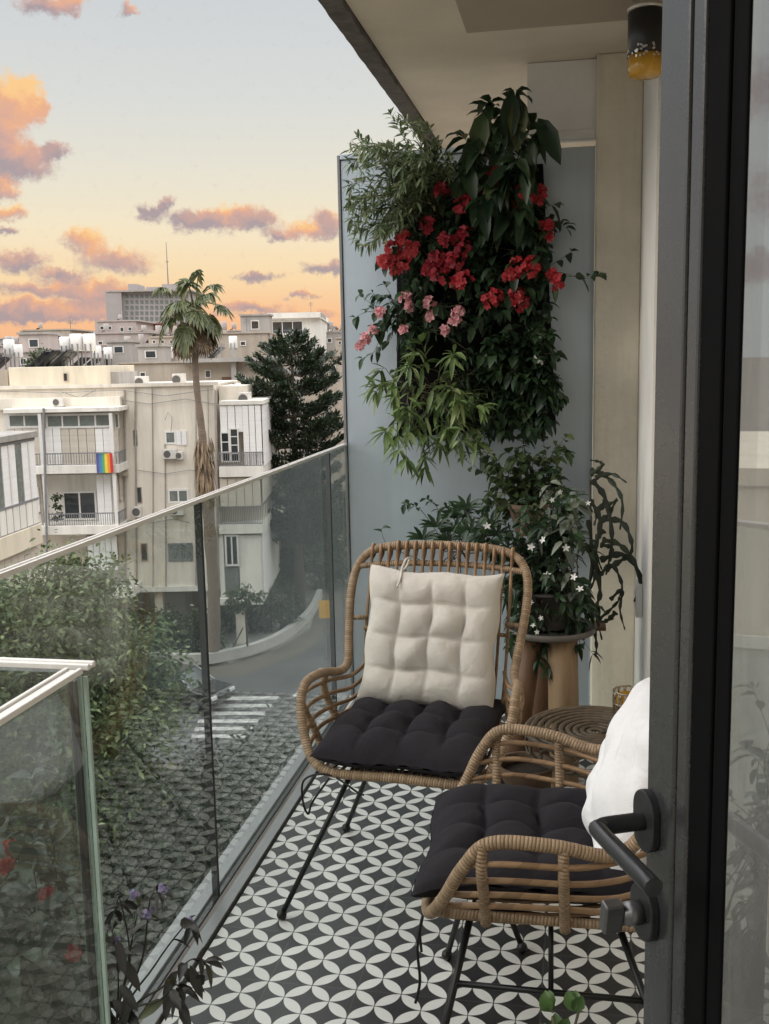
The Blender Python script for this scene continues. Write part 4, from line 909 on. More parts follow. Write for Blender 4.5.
# strap-leaf hanging plant
b = at(590, 500, 3.62); t = plant('hanging_cactus', 'dark strap-leaved hanging plant arching in front of the pillar', 'hanging plant', b); lv = MB()
def strap(pts, w):
    P = cat(pts, 6); n_ = len(P); bb = len(lv.v)
    for i, p in enumerate(P):
        ww = w*(1-.75*(i/(n_-1))**2)*(.7+.3*math.sin(i*1.9)); tg = (P[min(n_-1, i+1)]-P[max(0, i-1)]).normalized(); sd = tg.cross(Vector((.2, -1, .2))); sd = sd.normalized() if sd.length > 1e-4 else Vector((1, 0, 0))
        for q in (-1, 1): lv.v.append(tuple(p+sd*ww*.5*q + Vector((0, -.003, 0))*(1-abs(q))))
        lv.v.append(tuple(p+Vector((0, -.004, .002))))
    for i in range(n_-1):
        a = bb+i*3; c = a+3; lv.face([a, a+2, c+2, c]); lv.face([a+2, a+1, c+1, c+2])
S = [[(590, 470), (608, 478), (622, 500), (620, 530)], [(592, 480), (606, 500), (612, 540), (606, 575)], [(590, 475), (602, 466), (600, 462), (590, 460)], [(595, 478), (612, 474), (627, 483)],
     [(600, 520), (622, 522), (632, 545), (628, 560)], [(602, 540), (620, 545), (636, 565), (640, 590)], [(600, 560), (625, 555), (641, 580), (634, 602)], [(605, 570), (622, 560), (630, 555)], [(600, 575), (612, 565), (622, 585), (618, 600)],
     [(590, 500), (600, 520), (596, 550), (602, 570)], [(588, 520), (593, 560), (588, 600), (594, 625)], [(592, 540), (600, 590), (596, 610), (602, 640)], [(598, 520), (608, 515), (617, 498)], [(610, 600), (622, 590), (620, 610), (625, 630)], [(598, 620), (612, 608), (624, 594)], [(594, 510), (606, 505), (618, 500)], [(590, 610), (596, 640), (596, 655)], [(600, 545), (612, 548), (610, 562)], [(616, 612), (608, 620), (600, 622)], [(586, 545), (596, 570), (590, 590)], [(606, 500), (598, 512), (594, 526)], [(604, 530), (596, 540), (596, 552)]]
for i, s_ in enumerate(S): strap([at(x, y, 3.62-.004*(i % 5)-.03*(k_ > 1)) for k_, (x, y) in enumerate(s_)], random.uniform(.018, .030))
child(lv.build('foliage', M['lf_strap'], None, True), t)
hp = MB().tube([at(583, 640, 3.68), at(592, 560, 3.66), at(590, 480, 3.64)], .004, 6); child(hp.build('stem', M['stem_dark'], None, True), t)
spr = MB(); child(spr.box(-.1, .02, -.05, .05, -.012, .0).build('tray', M['wood_dark'], None, loc=tuple(at(600, 624, 3.62))), t)

# foreground lantana
b = Vector((-.66, 1.22, .24)); t = plant('lantana_plant', 'dark purplish-leaved plant with small violet flowers beside the near glass corner', 'plant', (b.x, b.y, 0)); lv, sm = MB(), MB()
for pts in [[(118, 1030, 1.24), (142, 960, 1.26), (150, 900, 1.28), (160, 893, 1.28)], [(120, 1030, 1.24), (155, 965, 1.26), (185, 925, 1.28), (190, 925, 1.28)], [(122, 1030, 1.22), (165, 985, 1.24), (190, 960, 1.24), (205, 962, 1.24)],
            [(118, 1030, 1.22), (160, 1000, 1.22), (175, 985, 1.22), (180, 990, 1.22)], [(116, 1028, 1.26), (130, 960, 1.28), (120, 900, 1.3), (116, 910, 1.3)], [(116, 1028, 1.26), (125, 980, 1.3), (135, 925, 1.32), (140, 905, 1.32)], [(116, 1028, 1.24), (118, 970, 1.24), (112, 930, 1.24)]]:
    P = [b + rv(.01)] + [at(*p) for p in pts]; spray(lv, sm, P, 6, .036, .0145, .0022, .5, 1.1, .60, .25, .6, 2)
for (x, y) in [(172, 985), (180, 1000), (165, 1000), (190, 965), (200, 985), (178, 970), (130, 990), (120, 985), (125, 960), (128, 1010), (180, 925), (112, 1000), (118, 940)]:
    p = at(x, y, 1.23); lv.leaf(p, Vector((random.gauss(.4, .5), -.2, random.gauss(-.3, .5))), Vector((0, -.8, .6)), .040, .016, .3)
finish(t, lv, sm, 'lf_lantana', 'stem_dark')
for (x, y) in [(163, 888), (134, 895), (189, 922), (117, 938), (172, 980), (147, 912)]: child(bloom(None, M['violet'], at(x, y, 1.255), .006, 9, .0045), t)
pt = MB().lathe([(.075, 0), (.105, .21), (.112, .215), (.112, .24), (.10, .24), (.095, .20)], seg=24, cap=False); child(pt.build('pot', M['pot_dark'], None, True, loc=(b.x, b.y, .002)), t)
# red-flowering shrub in the glass corner
b = Vector((-.80, 1.42, .22)); t = plant('red_flowering_shrub', 'dense dusky shrub with a few red blooms behind the near glass', 'shrub', (b.x, b.y, 0)); lv, sm = MB(), MB()
for k in range(300):
    e = Vector((random.uniform(-.925, -.60), random.uniform(1.10, 1.62), random.uniform(.30, .80))); 
    if e.x > -.625 - (e.y-1.05)*.56: continue
    spray(lv, sm, arcpath(b+rv(.04), e, .04, wob=.02), 8, .05, .026, .0024, .45, 1.0, .25, .2, .5, 3)
finish(t, lv, sm, 'lf_redshrub', 'stem_dark')
for (x, y) in [(10, 846), (7, 865), (44, 893), (72, 953)]: child(bloom(None, M['red'], at(x, y, 1.16), .008, 9, .008, Vector((.4, -1, .3))), t)
pt = MB().lathe([(.10, 0), (.13, .2), (.14, .205), (.14, .23), (.125, .23), (.12, .19)], seg=24, cap=False); child(pt.build('pot', M['pot_dark'], None, True, loc=(b.x, b.y, .002)), t)
# basil at bottom
b = Vector((-.012, 1.22, .30)); t = plant('basil_plant', 'fresh green basil tips at the bottom edge below the sideways armchair', 'plant', (b.x, b.y, 0)); lv, sm = MB(), MB()
for (x, y) in [(550, 1012), (574, 1012), (560, 1035), (545, 1045), (580, 1045)]:
    e = at(x, y, 1.22); sm.tube(arcpath(b+rv(.02), e, .0), .002, 5)
    for q in range(4):
        a = random.uniform(0, 6.28); lv.leaf(e, Vector((.3*math.cos(a), .6*math.sin(a), .8)), Vector((0, -1, .2))+rv(.2), .032, .018, .2)
finish(t, lv, sm, 'lf_basil')
pt = MB().lathe([(.07, 0), (.095, .27), (.10, .275), (.10, .30), (.09, .30), (.085, .26)], seg=24, cap=False); child(pt.build('pot', M['terracotta'], None, True, loc=(b.x, b.y, .002)), t)

# ================================================================== THE STREET
tag(MB().box(-2500, 2500, -2500, 2500, GZ-.5, GZ).build('ground', M['ground']), kind='structure')
def upoly(name, pts, z, mat, th=.004, kind='structure'):      # polygon on the ground from pixels
    b = MB(); P = [G(*p) for p in pts]; n_ = len(P)
    for p in P: b.v.append((p.x, p.y, z-th))
    for p in P: b.v.append((p.x, p.y, z))
    b.face(list(range(n_))[::-1]); b.face([n_+i for i in range(n_)])
    for i in range(n_): j = (i+1) % n_; b.face([i, j, n_+j, n_+i])
    return tag(b.build(name, mat), kind=kind)
upoly('road', [(-900, 800), (-600, 690), (-100, 680), (160, 676), (240, 676), (300, 655), (330, 632), (345, 600), (420, 560), (560, 600), (420, 720), (330, 760), (255, 790), (190, 765), (100, 760)], GZ+.004, M['asphalt'])
upoly('pavement', [(-600, 676), (160, 664), (230, 664), (280, 648), (310, 630), (318, 600), (290, 600), (200, 620), (-600, 640)], GZ+.13, M['pave'], .13)
upoly('garden_bed', [(-900, 830), (100, 768), (190, 772), (258, 800), (330, 772), (500, 760), (600, 1500), (-900, 1500)], GZ+.10, M['soilbed'], .1)
# zebra crossing (paint on the road)
z = MB()
for i in range(6):
    y0 = 697+i*7.6; w = 3.4; xl, xr = 208-i*3.2, 279-i*6.5
    P = [G(xl, y0), G(xr, y0-.6), G(xr-2, y0+w-.6), G(xl-1, y0+w)]
    b = len(z.v)
    for p in P: z.v.append((p.x, p.y, GZ+.009))
    for p in P: z.v.append((p.x, p.y, GZ+.0055))
    z.face([b+3, b+2, b+1, b]); z.face([b+4, b+5, b+6, b+7])
tag(z.build('zebra_crossing', M['road_paint']), kind='structure')
z = MB(); P = [G(292, 697), G(296, 697), G(322, 668), (G(319.5, 668))]
for p in P: z.v.append((p.x, p.y, GZ+.009))
for p in P: z.v.append((p.x, p.y, GZ+.0055))
z.face([0, 1, 2, 3]); z.face([7, 6, 5, 4]); tag(z.build('lane_marking', M['road_paint']), kind='structure')
# low curved white wall
mb = MB(); cl = [(60, 664), (150, 666), (200, 667), (232, 662), (258, 655), (280, 645), (298, 632), (312, 617), (320, 600)]; P = cat([G(*p) for p in cl], 6); prev = None
for i, p in enumerate(P):
    tg = (P[min(len(P)-1, i+1)]-P[max(0, i-1)]).normalized(); sd = Vector((-tg.y, tg.x, 0)); b = len(mb.v)
    for s_, h in ((-.15, 0), (.15, 0), (.15, .5), (-.15, .5)): mb.v.append((p.x+sd.x*s_, p.y+sd.y*s_, GZ+.13+h))
    if prev is not None:
        for k in range(4): mb.face([prev+k, b+k, b+(k+1) % 4, prev+(k+1) % 4])
    prev = b
tag(mb.build('low_wall', M['kerbwall'], bevel=.02), 'low curved white garden wall along the street corner', 'wall')

def leafcloud(m, lobes, n, size, clump=.5, simple=True, shell=.55):
    vol = [a[3]*a[4]*a[5] for a in lobes]; tot = sum(vol)
    for (cx, cy, cz, rx, ry, rz), vv in zip(lobes, vol):
        k = max(1, int(n*vv/tot/22))
        for _ in range(k):
            d = runit(); r_ = random.random()**(shell); c = Vector((cx+d.x*rx*r_, cy+d.y*ry*r_, cz+d.z*rz*r_)); cs = clump*random.uniform(.5, 1.3)
            out_ = Vector((d.x, d.y, d.z*.7+.35)).normalized()
            for _ in range(22):
                p = c + Vector((random.gauss(0, cs*.5), random.gauss(0, cs*.5), random.gauss(0, cs*.32)))
                dd = (out_*.6+rv(.6)).normalized(); l = size*random.uniform(.6, 1.3)
                m.leaf(p, dd, (Vector((0, 0, 1))+rv(.5)).normalized(), l, l*.5, .3, simple)
def tree(name, label, base, lobes, n, size, lm, tr=.25, clump=.5, group=None, limbs=6, top=None):
    b = Vector(base); t = thing(name, label, 'tree', base, 0, group); m = MB(); leafcloud(m, lobes, n, size, clump); child(m.build('crown', M[lm], None), t)
    w = MB(); cx = sum(l_[0] for l_ in lobes)/len(lobes); cy = sum(l_[1] for l_ in lobes)/len(lobes); zz = min(l_[2]-l_[5]*.4 for l_ in lobes)
    fork = Vector((b.x*.6+cx*.4, b.y*.6+cy*.4, b.z+(zz-b.z)*.75+.6)); w.tube(cat([b, b.lerp(fork, .5)+rv(.12), fork], 5), [tr*1.25-(tr*.5)*i/10 for i in range(11)], 10)
    for l_ in lobes[:max(limbs, 3)]:
        e = Vector(l_[:3])+Vector((0, 0, l_[5]*.4)); P = cat([fork-Vector((0, 0, .3)), fork.lerp(e, .5)+rv(.25), e], 5); w.tube(P, [tr*.55*(1-.8*i/(len(P)-1)) for i in range(len(P))], 7)
    child(w.build('trunk', M['bark'], None, True), t); return t
# fig tree, lower left
def L3(px, py, v, rx, ry, rz): p = PV(px, py, v); return (p.x, p.y, p.z, rx, ry, rz)
b = PV(60, 900, 20); tree('fig_tree', 'large leafy tree filling the lower left below the railing', (b.x, b.y, GZ), [L3(50, 620, 20.5, 1.5, 1.5, 1.0), L3(20, 640, 20, 1.9, 1.7, 1.2), L3(88, 585, 21, .9, .8, .75), L3(62, 560, 21, .5, .5, .5), L3(118, 660, 20, 1.2, 1.3, 1.0), L3(150, 700, 19.5, .75, .9, .7), L3(40, 720, 19, 1.8, 1.6, 1.3), L3(110, 740, 18.5, 1.2, 1.2, 1.0), L3(-60, 660, 20, 1.8, 1.8, 1.5), L3(60, 800, 18, 1.5, 1.4, 1.2), L3(-60, 780, 18, 1.8, 1.5, 1.4), L3(125, 800, 18, .7, .8, .8)], 62000, .155, 'lf_fig', .28, .48, limbs=12)
p_ = PV(230, 850, 17.5); tree('backdrop_tree', 'low tree added below the glass panels as a dark backdrop', (p_.x, p_.y, GZ), [L3(215, 800, 18, 1.3, 1.3, .9), L3(260, 770, 19, 1.0, 1.0, .8), L3(180, 840, 17, 1.3, 1.3, .9), L3(240, 860, 17, 1.2, 1.2, .9), L3(120, 900, 16, 1.4, 1.4, 1.), L3(200, 930, 15.5, 1.3, 1.3, 1.), L3(40, 940, 15.5, 1.6, 1.5, 1.2)], 13000, .15, 'lf_shade', .16, .5)  # tree added so the view behind the glass stays dark under the reflections
# hedges behind the low wall
def hedge(name, label, px0, px1, py, v, h, n):
    a, c = PV(px0, py, v), PV(px1, py, v); t = thing(name, label, 'hedge', ((a.x+c.x)/2, (a.y+c.y)/2, GZ)); m = MB(); k = 7
    leafcloud(m, [(a.x+(c.x-a.x)*i/k, a.y+(c.y-a.y)*i/k, GZ+h*.5, (c-a).length/k*.8, .6, h*.55) for i in range(k+1)], n, .16, .35)
    child(m.build('foliage', M['lf_hedge'], None), t); w = MB()
    for i in range(k+1): w.tube([(a.x+(c.x-a.x)*i/k, a.y+(c.y-a.y)*i/k, GZ), (a.x+(c.x-a.x)*i/k, a.y+(c.y-a.y)*i/k, GZ+h*.6)], .05, 6)
    child(w.build('stem', M['bark'], None), t)
hedge('clipped_hedge', 'green hedge behind the low wall under the apartment block', 140, 215, 650, 46.0, 2.3, 7000)
hedge('clipped_hedge', 'grey-green hedge right of the palm behind the curved wall', 222, 292, 640, 49.5, 2.6, 6000)
hedge('clipped_hedge', 'hedge on the left below the tall tree and railing', 20, 125, 660, 46.2, 2.2, 6000)
# conifer
p_ = PV(300, 600, 52); cf = thing('dark_conifer', 'broad dark green conifer right of the palm', 'tree', (p_.x, p_.y, GZ)); m = MB(); w = MB()
zt = PV(295, 337, 52).z
w.tube([(p_.x, p_.y, GZ), (p_.x, p_.y, zt-.4)], [.32, .05], 10)
k = 0
zc = zt-.1
while zc > zt-10.5:
    dzc = zt-zc; R0 = min(2.75, .6+dzc*1.35); nb_ = 5 if dzc < .6 else 8
    for kk in range(nb_):
        k += 1; rr = R0*random.uniform(.62, 1.1); a = kk*2*PI/nb_+k*.37+random.uniform(-.3, .3)
        e = Vector((p_.x+rr*math.cos(a), p_.y+rr*math.sin(a), zc+rr*random.uniform(-.02, .22))); s_ = Vector((p_.x, p_.y, zc-.15)); mid = s_.lerp(e, .6)+Vector((0, 0, -.18))
        P = cat([s_, mid, e+Vector((0, 0, .22))], 6); w.tube(P, [.05*(1-.8*i/(len(P)-1)) for i in range(len(P))], 5)
        for q in range(int(75+62*rr)):
            u = .28+.72*random.random()**.8; i = min(len(P)-2, int(u*(len(P)-1))); sdv = (P[i+1]-P[i]).cross(Vector((0, 0, 1))).normalized()
            wdt = .42*min(1, rr)*(1-.55*u); c = P[i].lerp(P[i+1], u*(len(P)-1)-i)+sdv*random.gauss(0, wdt)+Vector((0, 0, random.gauss(.02, .07))); d = ((e-s_).normalized()*.7+rv(.4)+Vector((0, 0, .5))).normalized()
            m.leaf(c, d, Vector((0, 0, 1))+rv(.4), random.uniform(.18, .36), .10, .0, True)
    zc -= random.uniform(.42, .62)
child(m.build('crown', M['lf_pine'], None), cf); child(w.build('trunk', M['bark'], None, True), cf)
# street trees behind glass right
TG = 'street trees seen through the glass'
p_ = PV(330, 640, 60); tree('street_tree', 'green street tree beside the yellow sign seen through the glass', (p_.x, p_.y, GZ), [L3(330, 560, 60, 1.6, 1.6, 1.7), L3(318, 530, 60, 1.2, 1.2, 1.2), L3(345, 520, 61, 1.8, 1.5, 1.5)], 5000, .3, 'lf_hedge', .2, .6, TG)
p_ = PV(292, 620, 56); tree('street_tree', 'green street tree under the dark conifer seen through the glass', (p_.x, p_.y, GZ), [L3(295, 545, 56, 1.7, 1.6, 1.6), L3(280, 570, 56, 1.2, 1.2, 1.2), L3(305, 500, 57, 1.4, 1.3, 1.4)], 5000, .3, 'lf_hedge', .2, .6, TG)
# young tree with stakes
p_ = G(248, 655); yt = thing('young_tree', 'young staked tree on the street corner in front of the hedge', 'tree', (p_.x, p_.y, GZ)); m = MB(); q_ = PV(243, 600, PV(248, 655, 1).length and 43)
leafcloud(m, [L3(245, 598, 42.5, .8, .7, .45), L3(236, 606, 42.5, .5, .5, .3)], 900, .2, .3); child(m.build('crown', M['lf_hedge'], None), yt)
w = MB(); w.tube([(p_.x, p_.y, GZ), tuple(PV(245, 605, 42.5))], [.05, .03], 8); child(w.build('trunk', M['bark'], None, True), yt)
w = MB(); w.tube([(p_.x-.9, p_.y+.1, GZ+.05), tuple(PV(243, 628, 42.4))], .03, 6); child(w.build('stake', M['bark'], None), yt)

# palm
pv = 44.5; pb = PV(214, 680, pv); pb.z = GZ
pt_ = thing('palm_tree', 'tall fan palm with a skirt of dry fronds rising before the apartment block', 'palm', tuple(pb))
tp_ = [pb, PV(214, 600, pv), PV(209, 520, pv), PV(205, 470, pv), PV(203, 440, pv), PV(197, 390, pv), PV(195, 355, pv), PV(196, 325, pv)]
P = cat(tp_, 8); nP = len(P)
rad = [(.27 if p.z < PV(205, 470, pv).z else .20-.06*min(1, (p.z-PV(205, 470, pv).z)/3.)) * random.uniform(.92, 1.1) for p in P]
child(MB().tube(P, rad, 12).build('trunk', M['palm_bark'], None, True), pt_)
m = MB()
for k in range(260):
    py_ = random.uniform(437, 492); c = PV(204+(py_-440)*.02, py_, pv); a = random.uniform(0, 6.28); r_ = .26+.12*random.random()
    m.leaf(c+Vector((math.cos(a)*r_, math.sin(a)*r_, 0)), Vector((math.cos(a)*.25, math.sin(a)*.25, -1)), Vector((math.cos(a), math.sin(a), .2)), random.uniform(.4, .9), .10, .1, True)
child(m.build('dry_skirt', M['lf_deadpalm'], None), pt_)
def frond(c, d, plen, fl, dead=False):
    m = MB(); d = d.normalized(); e = c + d*plen + Vector((0, 0, -plen*(.16 if not dead else .05)))
    m.tube(cat([c, c.lerp(e, .5)+Vector((0, 0, .10)), e], 4), [.04, .036, .034, .032, .03, .026, .022, .02, .018], 5)
    d2 = (e-c.lerp(e, .6)).normalized(); d2 = (d2+Vector((0, 0, -.35))).normalized()
    sd = d2.cross(Vector((0, 0, 1))); sd = sd.normalized() if sd.length > .05 else Vector((1, 0, 0)); sd = (sd + rv(.25)).normalized(); up = sd.cross(d2).normalized(); nl = 19
    for i in range(nl):
        a = -2.1+4.2*i/(nl-1); q = (d2*math.cos(a)+sd*math.sin(a)).normalized(); l = fl*(.70+.30*math.cos(a*.6))*random.uniform(.85, 1.1)
        m.leaf(e, q+up*.2*abs(math.sin(a)), up, l, .20 if not dead else .13, random.uniform(.45, .95) if not dead else .45, False, .30)
    return m
cr = PV(194, 308, pv)
for k in range(18):
    a = k*2.399; elv = R(84-150*(k/17)**.85)
    d = Vector((math.cos(a)*math.cos(elv), math.sin(a)*math.cos(elv), math.sin(elv)))
    child(frond(cr+Vector((math.cos(a)*.1, math.sin(a)*.1, .15)), d, random.uniform(.75, 1.15)*(1.25 if k < 5 else 1), random.uniform(.66, .92)).build('frond', M['lf_palm'], None, True), pt_)
for k in range(24):
    a = k*2.399+.6; d = Vector((math.cos(a)*.45, math.sin(a)*.42, -1)); child(frond(cr+Vector((math.cos(a)*.12, math.sin(a)*.12, -.1)), d, random.uniform(.4, 1.6), random.uniform(.45, .75), True).build('dry_frond', M['lf_deadpalm'], None, True), pt_)

# yellow street sign
p_ = G(326, 660); sg = thing('street_sign', 'yellow street sign on a grey post seen through the far glass', 'sign', (p_.x, p_.y, GZ), PSI)
dv = p_.dot(EF); u0, z0 = uz(321, 618, dv); u1, z1 = uz(331, 600, dv); MB().tube([(0, 0, 0), (0, 0, z1-GZ)], .04, 8).build('post', M['rail_metal'], sg)
box('sign_board', M['sign_y'], sg, -(u1-u0)/2, (u1-u0)/2, -.07, -.045, z0-GZ, z1-GZ, .01)
# dark car
p_ = G(182, 704); car = thing('parked_car', 'dark hatchback parked beside the crossing partly behind the tree', 'car', (p_.x, p_.y, GZ+.004), PSI+R(155))
side = [(-2.0, .35), (-2.02, .62), (-1.9, .80), (-1.05, .92), (.0, .95), (1.85, .90), (2.0, .70), (2.0, .35), (1.7, .22), (-1.7, .22)]
Mx = Matrix(((1, 0, 0, 0), (0, 0, -1, .86), (0, 1, 0, 0), (0, 0, 0, 1)))
MB().prism([(x, y) for x, y in reversed(side)], Mx, 1.72).build('body', M['car_dark'], car, bevel=.07)
cab = MB(); z_ = [(-1.05, .92, .80), (-.35, 1.42, .62), (1.25, 1.45, .62), (1.8, .92, .78)]
for x, zc, yy in z_: cab.v += [(x, -yy, zc), (x, yy, zc)]
for i in range(3): a = 2*i; cab.face([a, a+1, a+3, a+2])
cab.face([0, 2, 4, 6]); cab.face([7, 5, 3, 1]); cab.face([0, 6, 7, 1]); cab.build('windows', M['pane'], car, bevel=.03)
MB().box(-.33, 1.22, -.60, .60, 1.425, 1.47).build('roof', M['car_dark'], car, bevel=.02)
rt_ = MB()
for sy in (-1, 1): rt_.tube([(-1.05, sy*.80, .925), (-.35, sy*.63, 1.43), (1.25, sy*.63, 1.46), (1.8, sy*.78, .925)], .022, 6)
rt_.build('pillar_trim', M['chrome'], car)
for sx in (-1.25, 1.25):
    for sy in (-1, 1):
        wmt = Matrix.Translation((sx, sy*.78, .31)) @ Matrix.Rotation(PI/2, 4, 'X'); wh = MB().lathe([(.2, -.10), (.30, -.10), (.31, -.06), (.31, .06), (.30, .10), (.2, .10)], mtx=wmt, seg=20).build('wheel', M['tyre'], car, True)
        MB().lathe([(.05, -.115), (.19, -.108), (.19, .108), (.05, .115)], mtx=wmt, seg=16).build('rim', M['chrome'], wh)
for sy in (-1, 1): box('headlight', M['lamp_lens'], car, -2.03, -1.93, sy*.62-.17, sy*.62+.17, .60, .74, .02)

# ================================================================== BUILDINGS
class Bld:
    def __init__(s, name, label, v, px, cat_='building', group=None, rz=PSI):
        s.v = v; u, _ = uz(px, 450, v); s.u0 = u
        loc = ER*u + EF*v; s.o = thing(name, label, cat_, (loc.x, loc.y, GZ), rz, group)
    def rect(s, x0, x1, y0, y1, v=None):
        v = s.v if v is None else v; my, mx = (y0+y1)/2, (x0+x1)/2
        return uz(x0, my, v)[0]-s.u0, uz(x1, my, v)[0]-s.u0, uz(mx, y1, v)[1]-GZ, uz(mx, y0, v)[1]-GZ
    def box(s, mb, x0, x1, y0, y1, d0, d1, ground=False):
        """pixel rectangle measured at distance v+d0 ; box from v+d0 to v+d1"""
        a, b, c, d = s.rect(x0, x1, y0, y1, s.v+d0); mb.box(a, b, d0, d1, 0 if ground else c, d); return a, b, c, d
    def part(s, name, mat, x0, x1, y0, y1, d0, d1, ground=False, parent=None, bevel=0.):
        mb = MB(); s.box(mb, x0, x1, y0, y1, d0, d1, ground); return mb.build(name, mat, parent or s.o, bevel=bevel)
    def window(s, x0, x1, y0, y1, d, frame='winframe', pane='pane', nx=2, ny=1, name='window', label=None):
        a, b, c, dd = s.rect(x0, x1, y0, y1, s.v+d); fw = min(.09, (b-a)*.14)
        f = MB(); f.box(a, b, d-.05, d-.001, c, c+fw); f.box(a, b, d-.05, d-.001, dd-fw, dd); f.box(a, a+fw, d-.05, d-.001, c+fw+.001, dd-fw-.001); f.box(b-fw, b, d-.05, d-.001, c+fw+.001, dd-fw-.001)
        for i in range(1, nx): x = a+(b-a)*i/nx; f.box(x-fw*.4, x+fw*.4, d-.045, d-.001, c+fw+.001, dd-fw-.001)
        for i in range(1, ny): z = c+(dd-c)*i/ny; f.box(a+fw+.001, b-fw-.001, d-.04, d-.002, z-fw*.35, z+fw*.35)
        o = f.build(name, M[frame], s.o); MB().box(a+fw*.5, b-fw*.5, d-.022, d-.0015, c+fw*.5, dd-fw*.5).build('pane', M[pane], o)
        if label: o['label'] = label
        return o
    def shutters(s, x0, x1, y0, y1, d, n, mat='shutter_w', th=.06, name='shutter'):
        a, b, c, dd = s.rect(x0, x1, y0, y1, s.v+d); w = (b-a)/n
        for i in range(n): MB().box(a+w*i+.015, a+w*(i+1)-.015, d-th-(.012 if i % 2 else 0), d-.001, c, dd).build(name, M[mat], s.o)
    def railing(s, x0, x1, y0, y1, d, n, mat='rail_metal', side=None):
        a, b, c, dd = s.rect(x0, x1, y0, y1, s.v+d); m = MB(); m.box(a, b, d-.04, d, dd-.05, dd); m.box(a, b, d-.03, d, c, c+.04)
        for i in range(n+1): x = a+(b-a)*i/n; m.box(x-.012, x+.012, d-.028, d-.004, c+.041, dd-.051)
        if side:
            m.box(b-.04, b, d+.001, d+side, dd-.05, dd)
            for i in range(1, 8): y = d+side*i/8; m.box(b-.03, b-.006, y-.012, y+.012, c, dd-.051)
        return m.build('railing', M[mat], s.o)
    def tube(s, name, mat, pts, r, d):
        P = [];
        for x, y in pts: u, z = uz(x, y, s.v+d); P.append((u-s.u0, d, z-GZ))
        return MB().tube(P, r, 8).build(name, M[mat], s.o)
def ac_unit(label, px, py, w, h, v, group='air conditioners on the facades', dark=.5):
    u0, z0 = uz(px-w/2, py+h/2, v); u1, z1 = uz(px+w/2, py-h/2, v); loc = ER*((u0+u1)/2)+EF*v; W, H = (u1-u0)/2, z1-z0
    t = thing('air_conditioner', label, 'air conditioner', (loc.x, loc.y, z0), PSI, group); box('casing', M['ac'], t, -W, W, -.36, -.005, 0, H, .02)
    MB().lathe([(H*.36, 0), (H*.36, .012)], mtx=Matrix.Translation((-W*.35, -.361, H*.5)) @ Matrix.Rotation(PI/2, 4, 'X'), seg=18).build('fan_grille', M['ac_dark'], t)
    box('bracket', M['pipe'], t, -W*.9, W*.9, -.3, -.004, -.05, -.002)
    return t
# ---- main apartment block
A = Bld('apartment_block', 'cream three-storey apartment block with shuttered balconies across the street', 47, 130)
w = MB(); A.box(w, -6, 218, 386, 590, 0, 9); A.box(w, 219, 244, 386, 405, .9, 8); A.box(w, 219, 262, 404, 600, .92, 8); A.box(w, -6, 218, 384, 387.5, -.12, -.002); A.box(w, -6, 120, 398, 409, -.5, -.004)
w.build('wall', M['stucco'], A.o)
A.part('pilotis_core', M['stucco_b'], -4, 120, 592, 668, 3.2, 8, True); A.part('pilotis_core', M['stucco_b'], 122, 250, 592, 668, 2.6, 8, True)
for x in (130, 160, 207, 240): A.part('column', M['stucco'], x-4, x+4, 589, 660, .3, .8, True)
A.part('ground_slab', M['stucco_w'], -4, 219, 588, 593, -.1, 3.0)
A.part('entrance_panel', M['shutter_b'], 152, 186, 593, 640, 2.5, 2.58, True)
# left bay: balconies
A.part('roof_canopy', M['stucco_w'], 3, 119, 408, 412.5, -1.7, -.005, bevel=.02)
for (y0, y1) in ((465.5, 474), (526, 535), (590, 599)): A.part('balcony_slab', M['stucco_w'], 3, 119 if y0 < 580 else 134, y0, y1, -1.7, -.004, bevel=.02)
A.part('bay_wall', M['shutter_b'], 5, 42, 474.5, 526, -.6, -.003); A.part('bay_wall', M['stucco_w'], 5, 118, 413, 465, -.25, -.003); A.part('bay_wall', M['stucco_w'], 43, 118, 474.5, 526, -.25, -.003); A.part('bay_wall', M['stucco_b'], 88, 118, 535.5, 590, -.25, -.003)
for x in (43, 113.5): A.part('column', M['winframe'], x-1.6, x+1.6, 413, 526, -1.65, -1.45)
A.window(8, 41, 413.5, 428, -1.2, pane='pane_grn', nx=2); A.window(46, 112, 413.5, 428, -1.2, pane='pane_grn', nx=4); A.window(115, 119, 413.5, 428, -1.2, pane='pane_grn', nx=1)
A.shutters(8, 41, 428.5, 464, -1.15, 4, 'shutter_b'); A.shutters(46, 62, 428.5, 464, -1.18, 2); A.shutters(62, 96, 428.5, 464, -1.15, 4, 'shutter_b'); A.shutters(96, 112, 428.5, 464, -1.18, 2); A.shutters(115, 119, 428.5, 464, -1.15, 1, 'shutter_b')
A.railing(8, 119, 453, 465.5, -1.6, 42, side=1.4)
A.window(63, 97, 491, 520, -.3, nx=2, label='wide dark balcony window with white frame'); A.shutters(97.5, 112, 475, 524, -.9, 2); A.shutters(5, 40, 487, 512, -.65, 4, 'shutter_w')
A.railing(43, 119, 513, 526.5, -1.6, 34, side=1.4); A.railing(5, 42, 513, 526, -1.3, 12)
A.shutters(88, 118, 536, 570, -1.3, 5, 'shutter_w'); A.railing(88, 119, 570, 590, -1.6, 26, 'rail_metal', 1.3)
A.shutters(116, 123, 476, 500, -.12, 2, 'shutter_b')
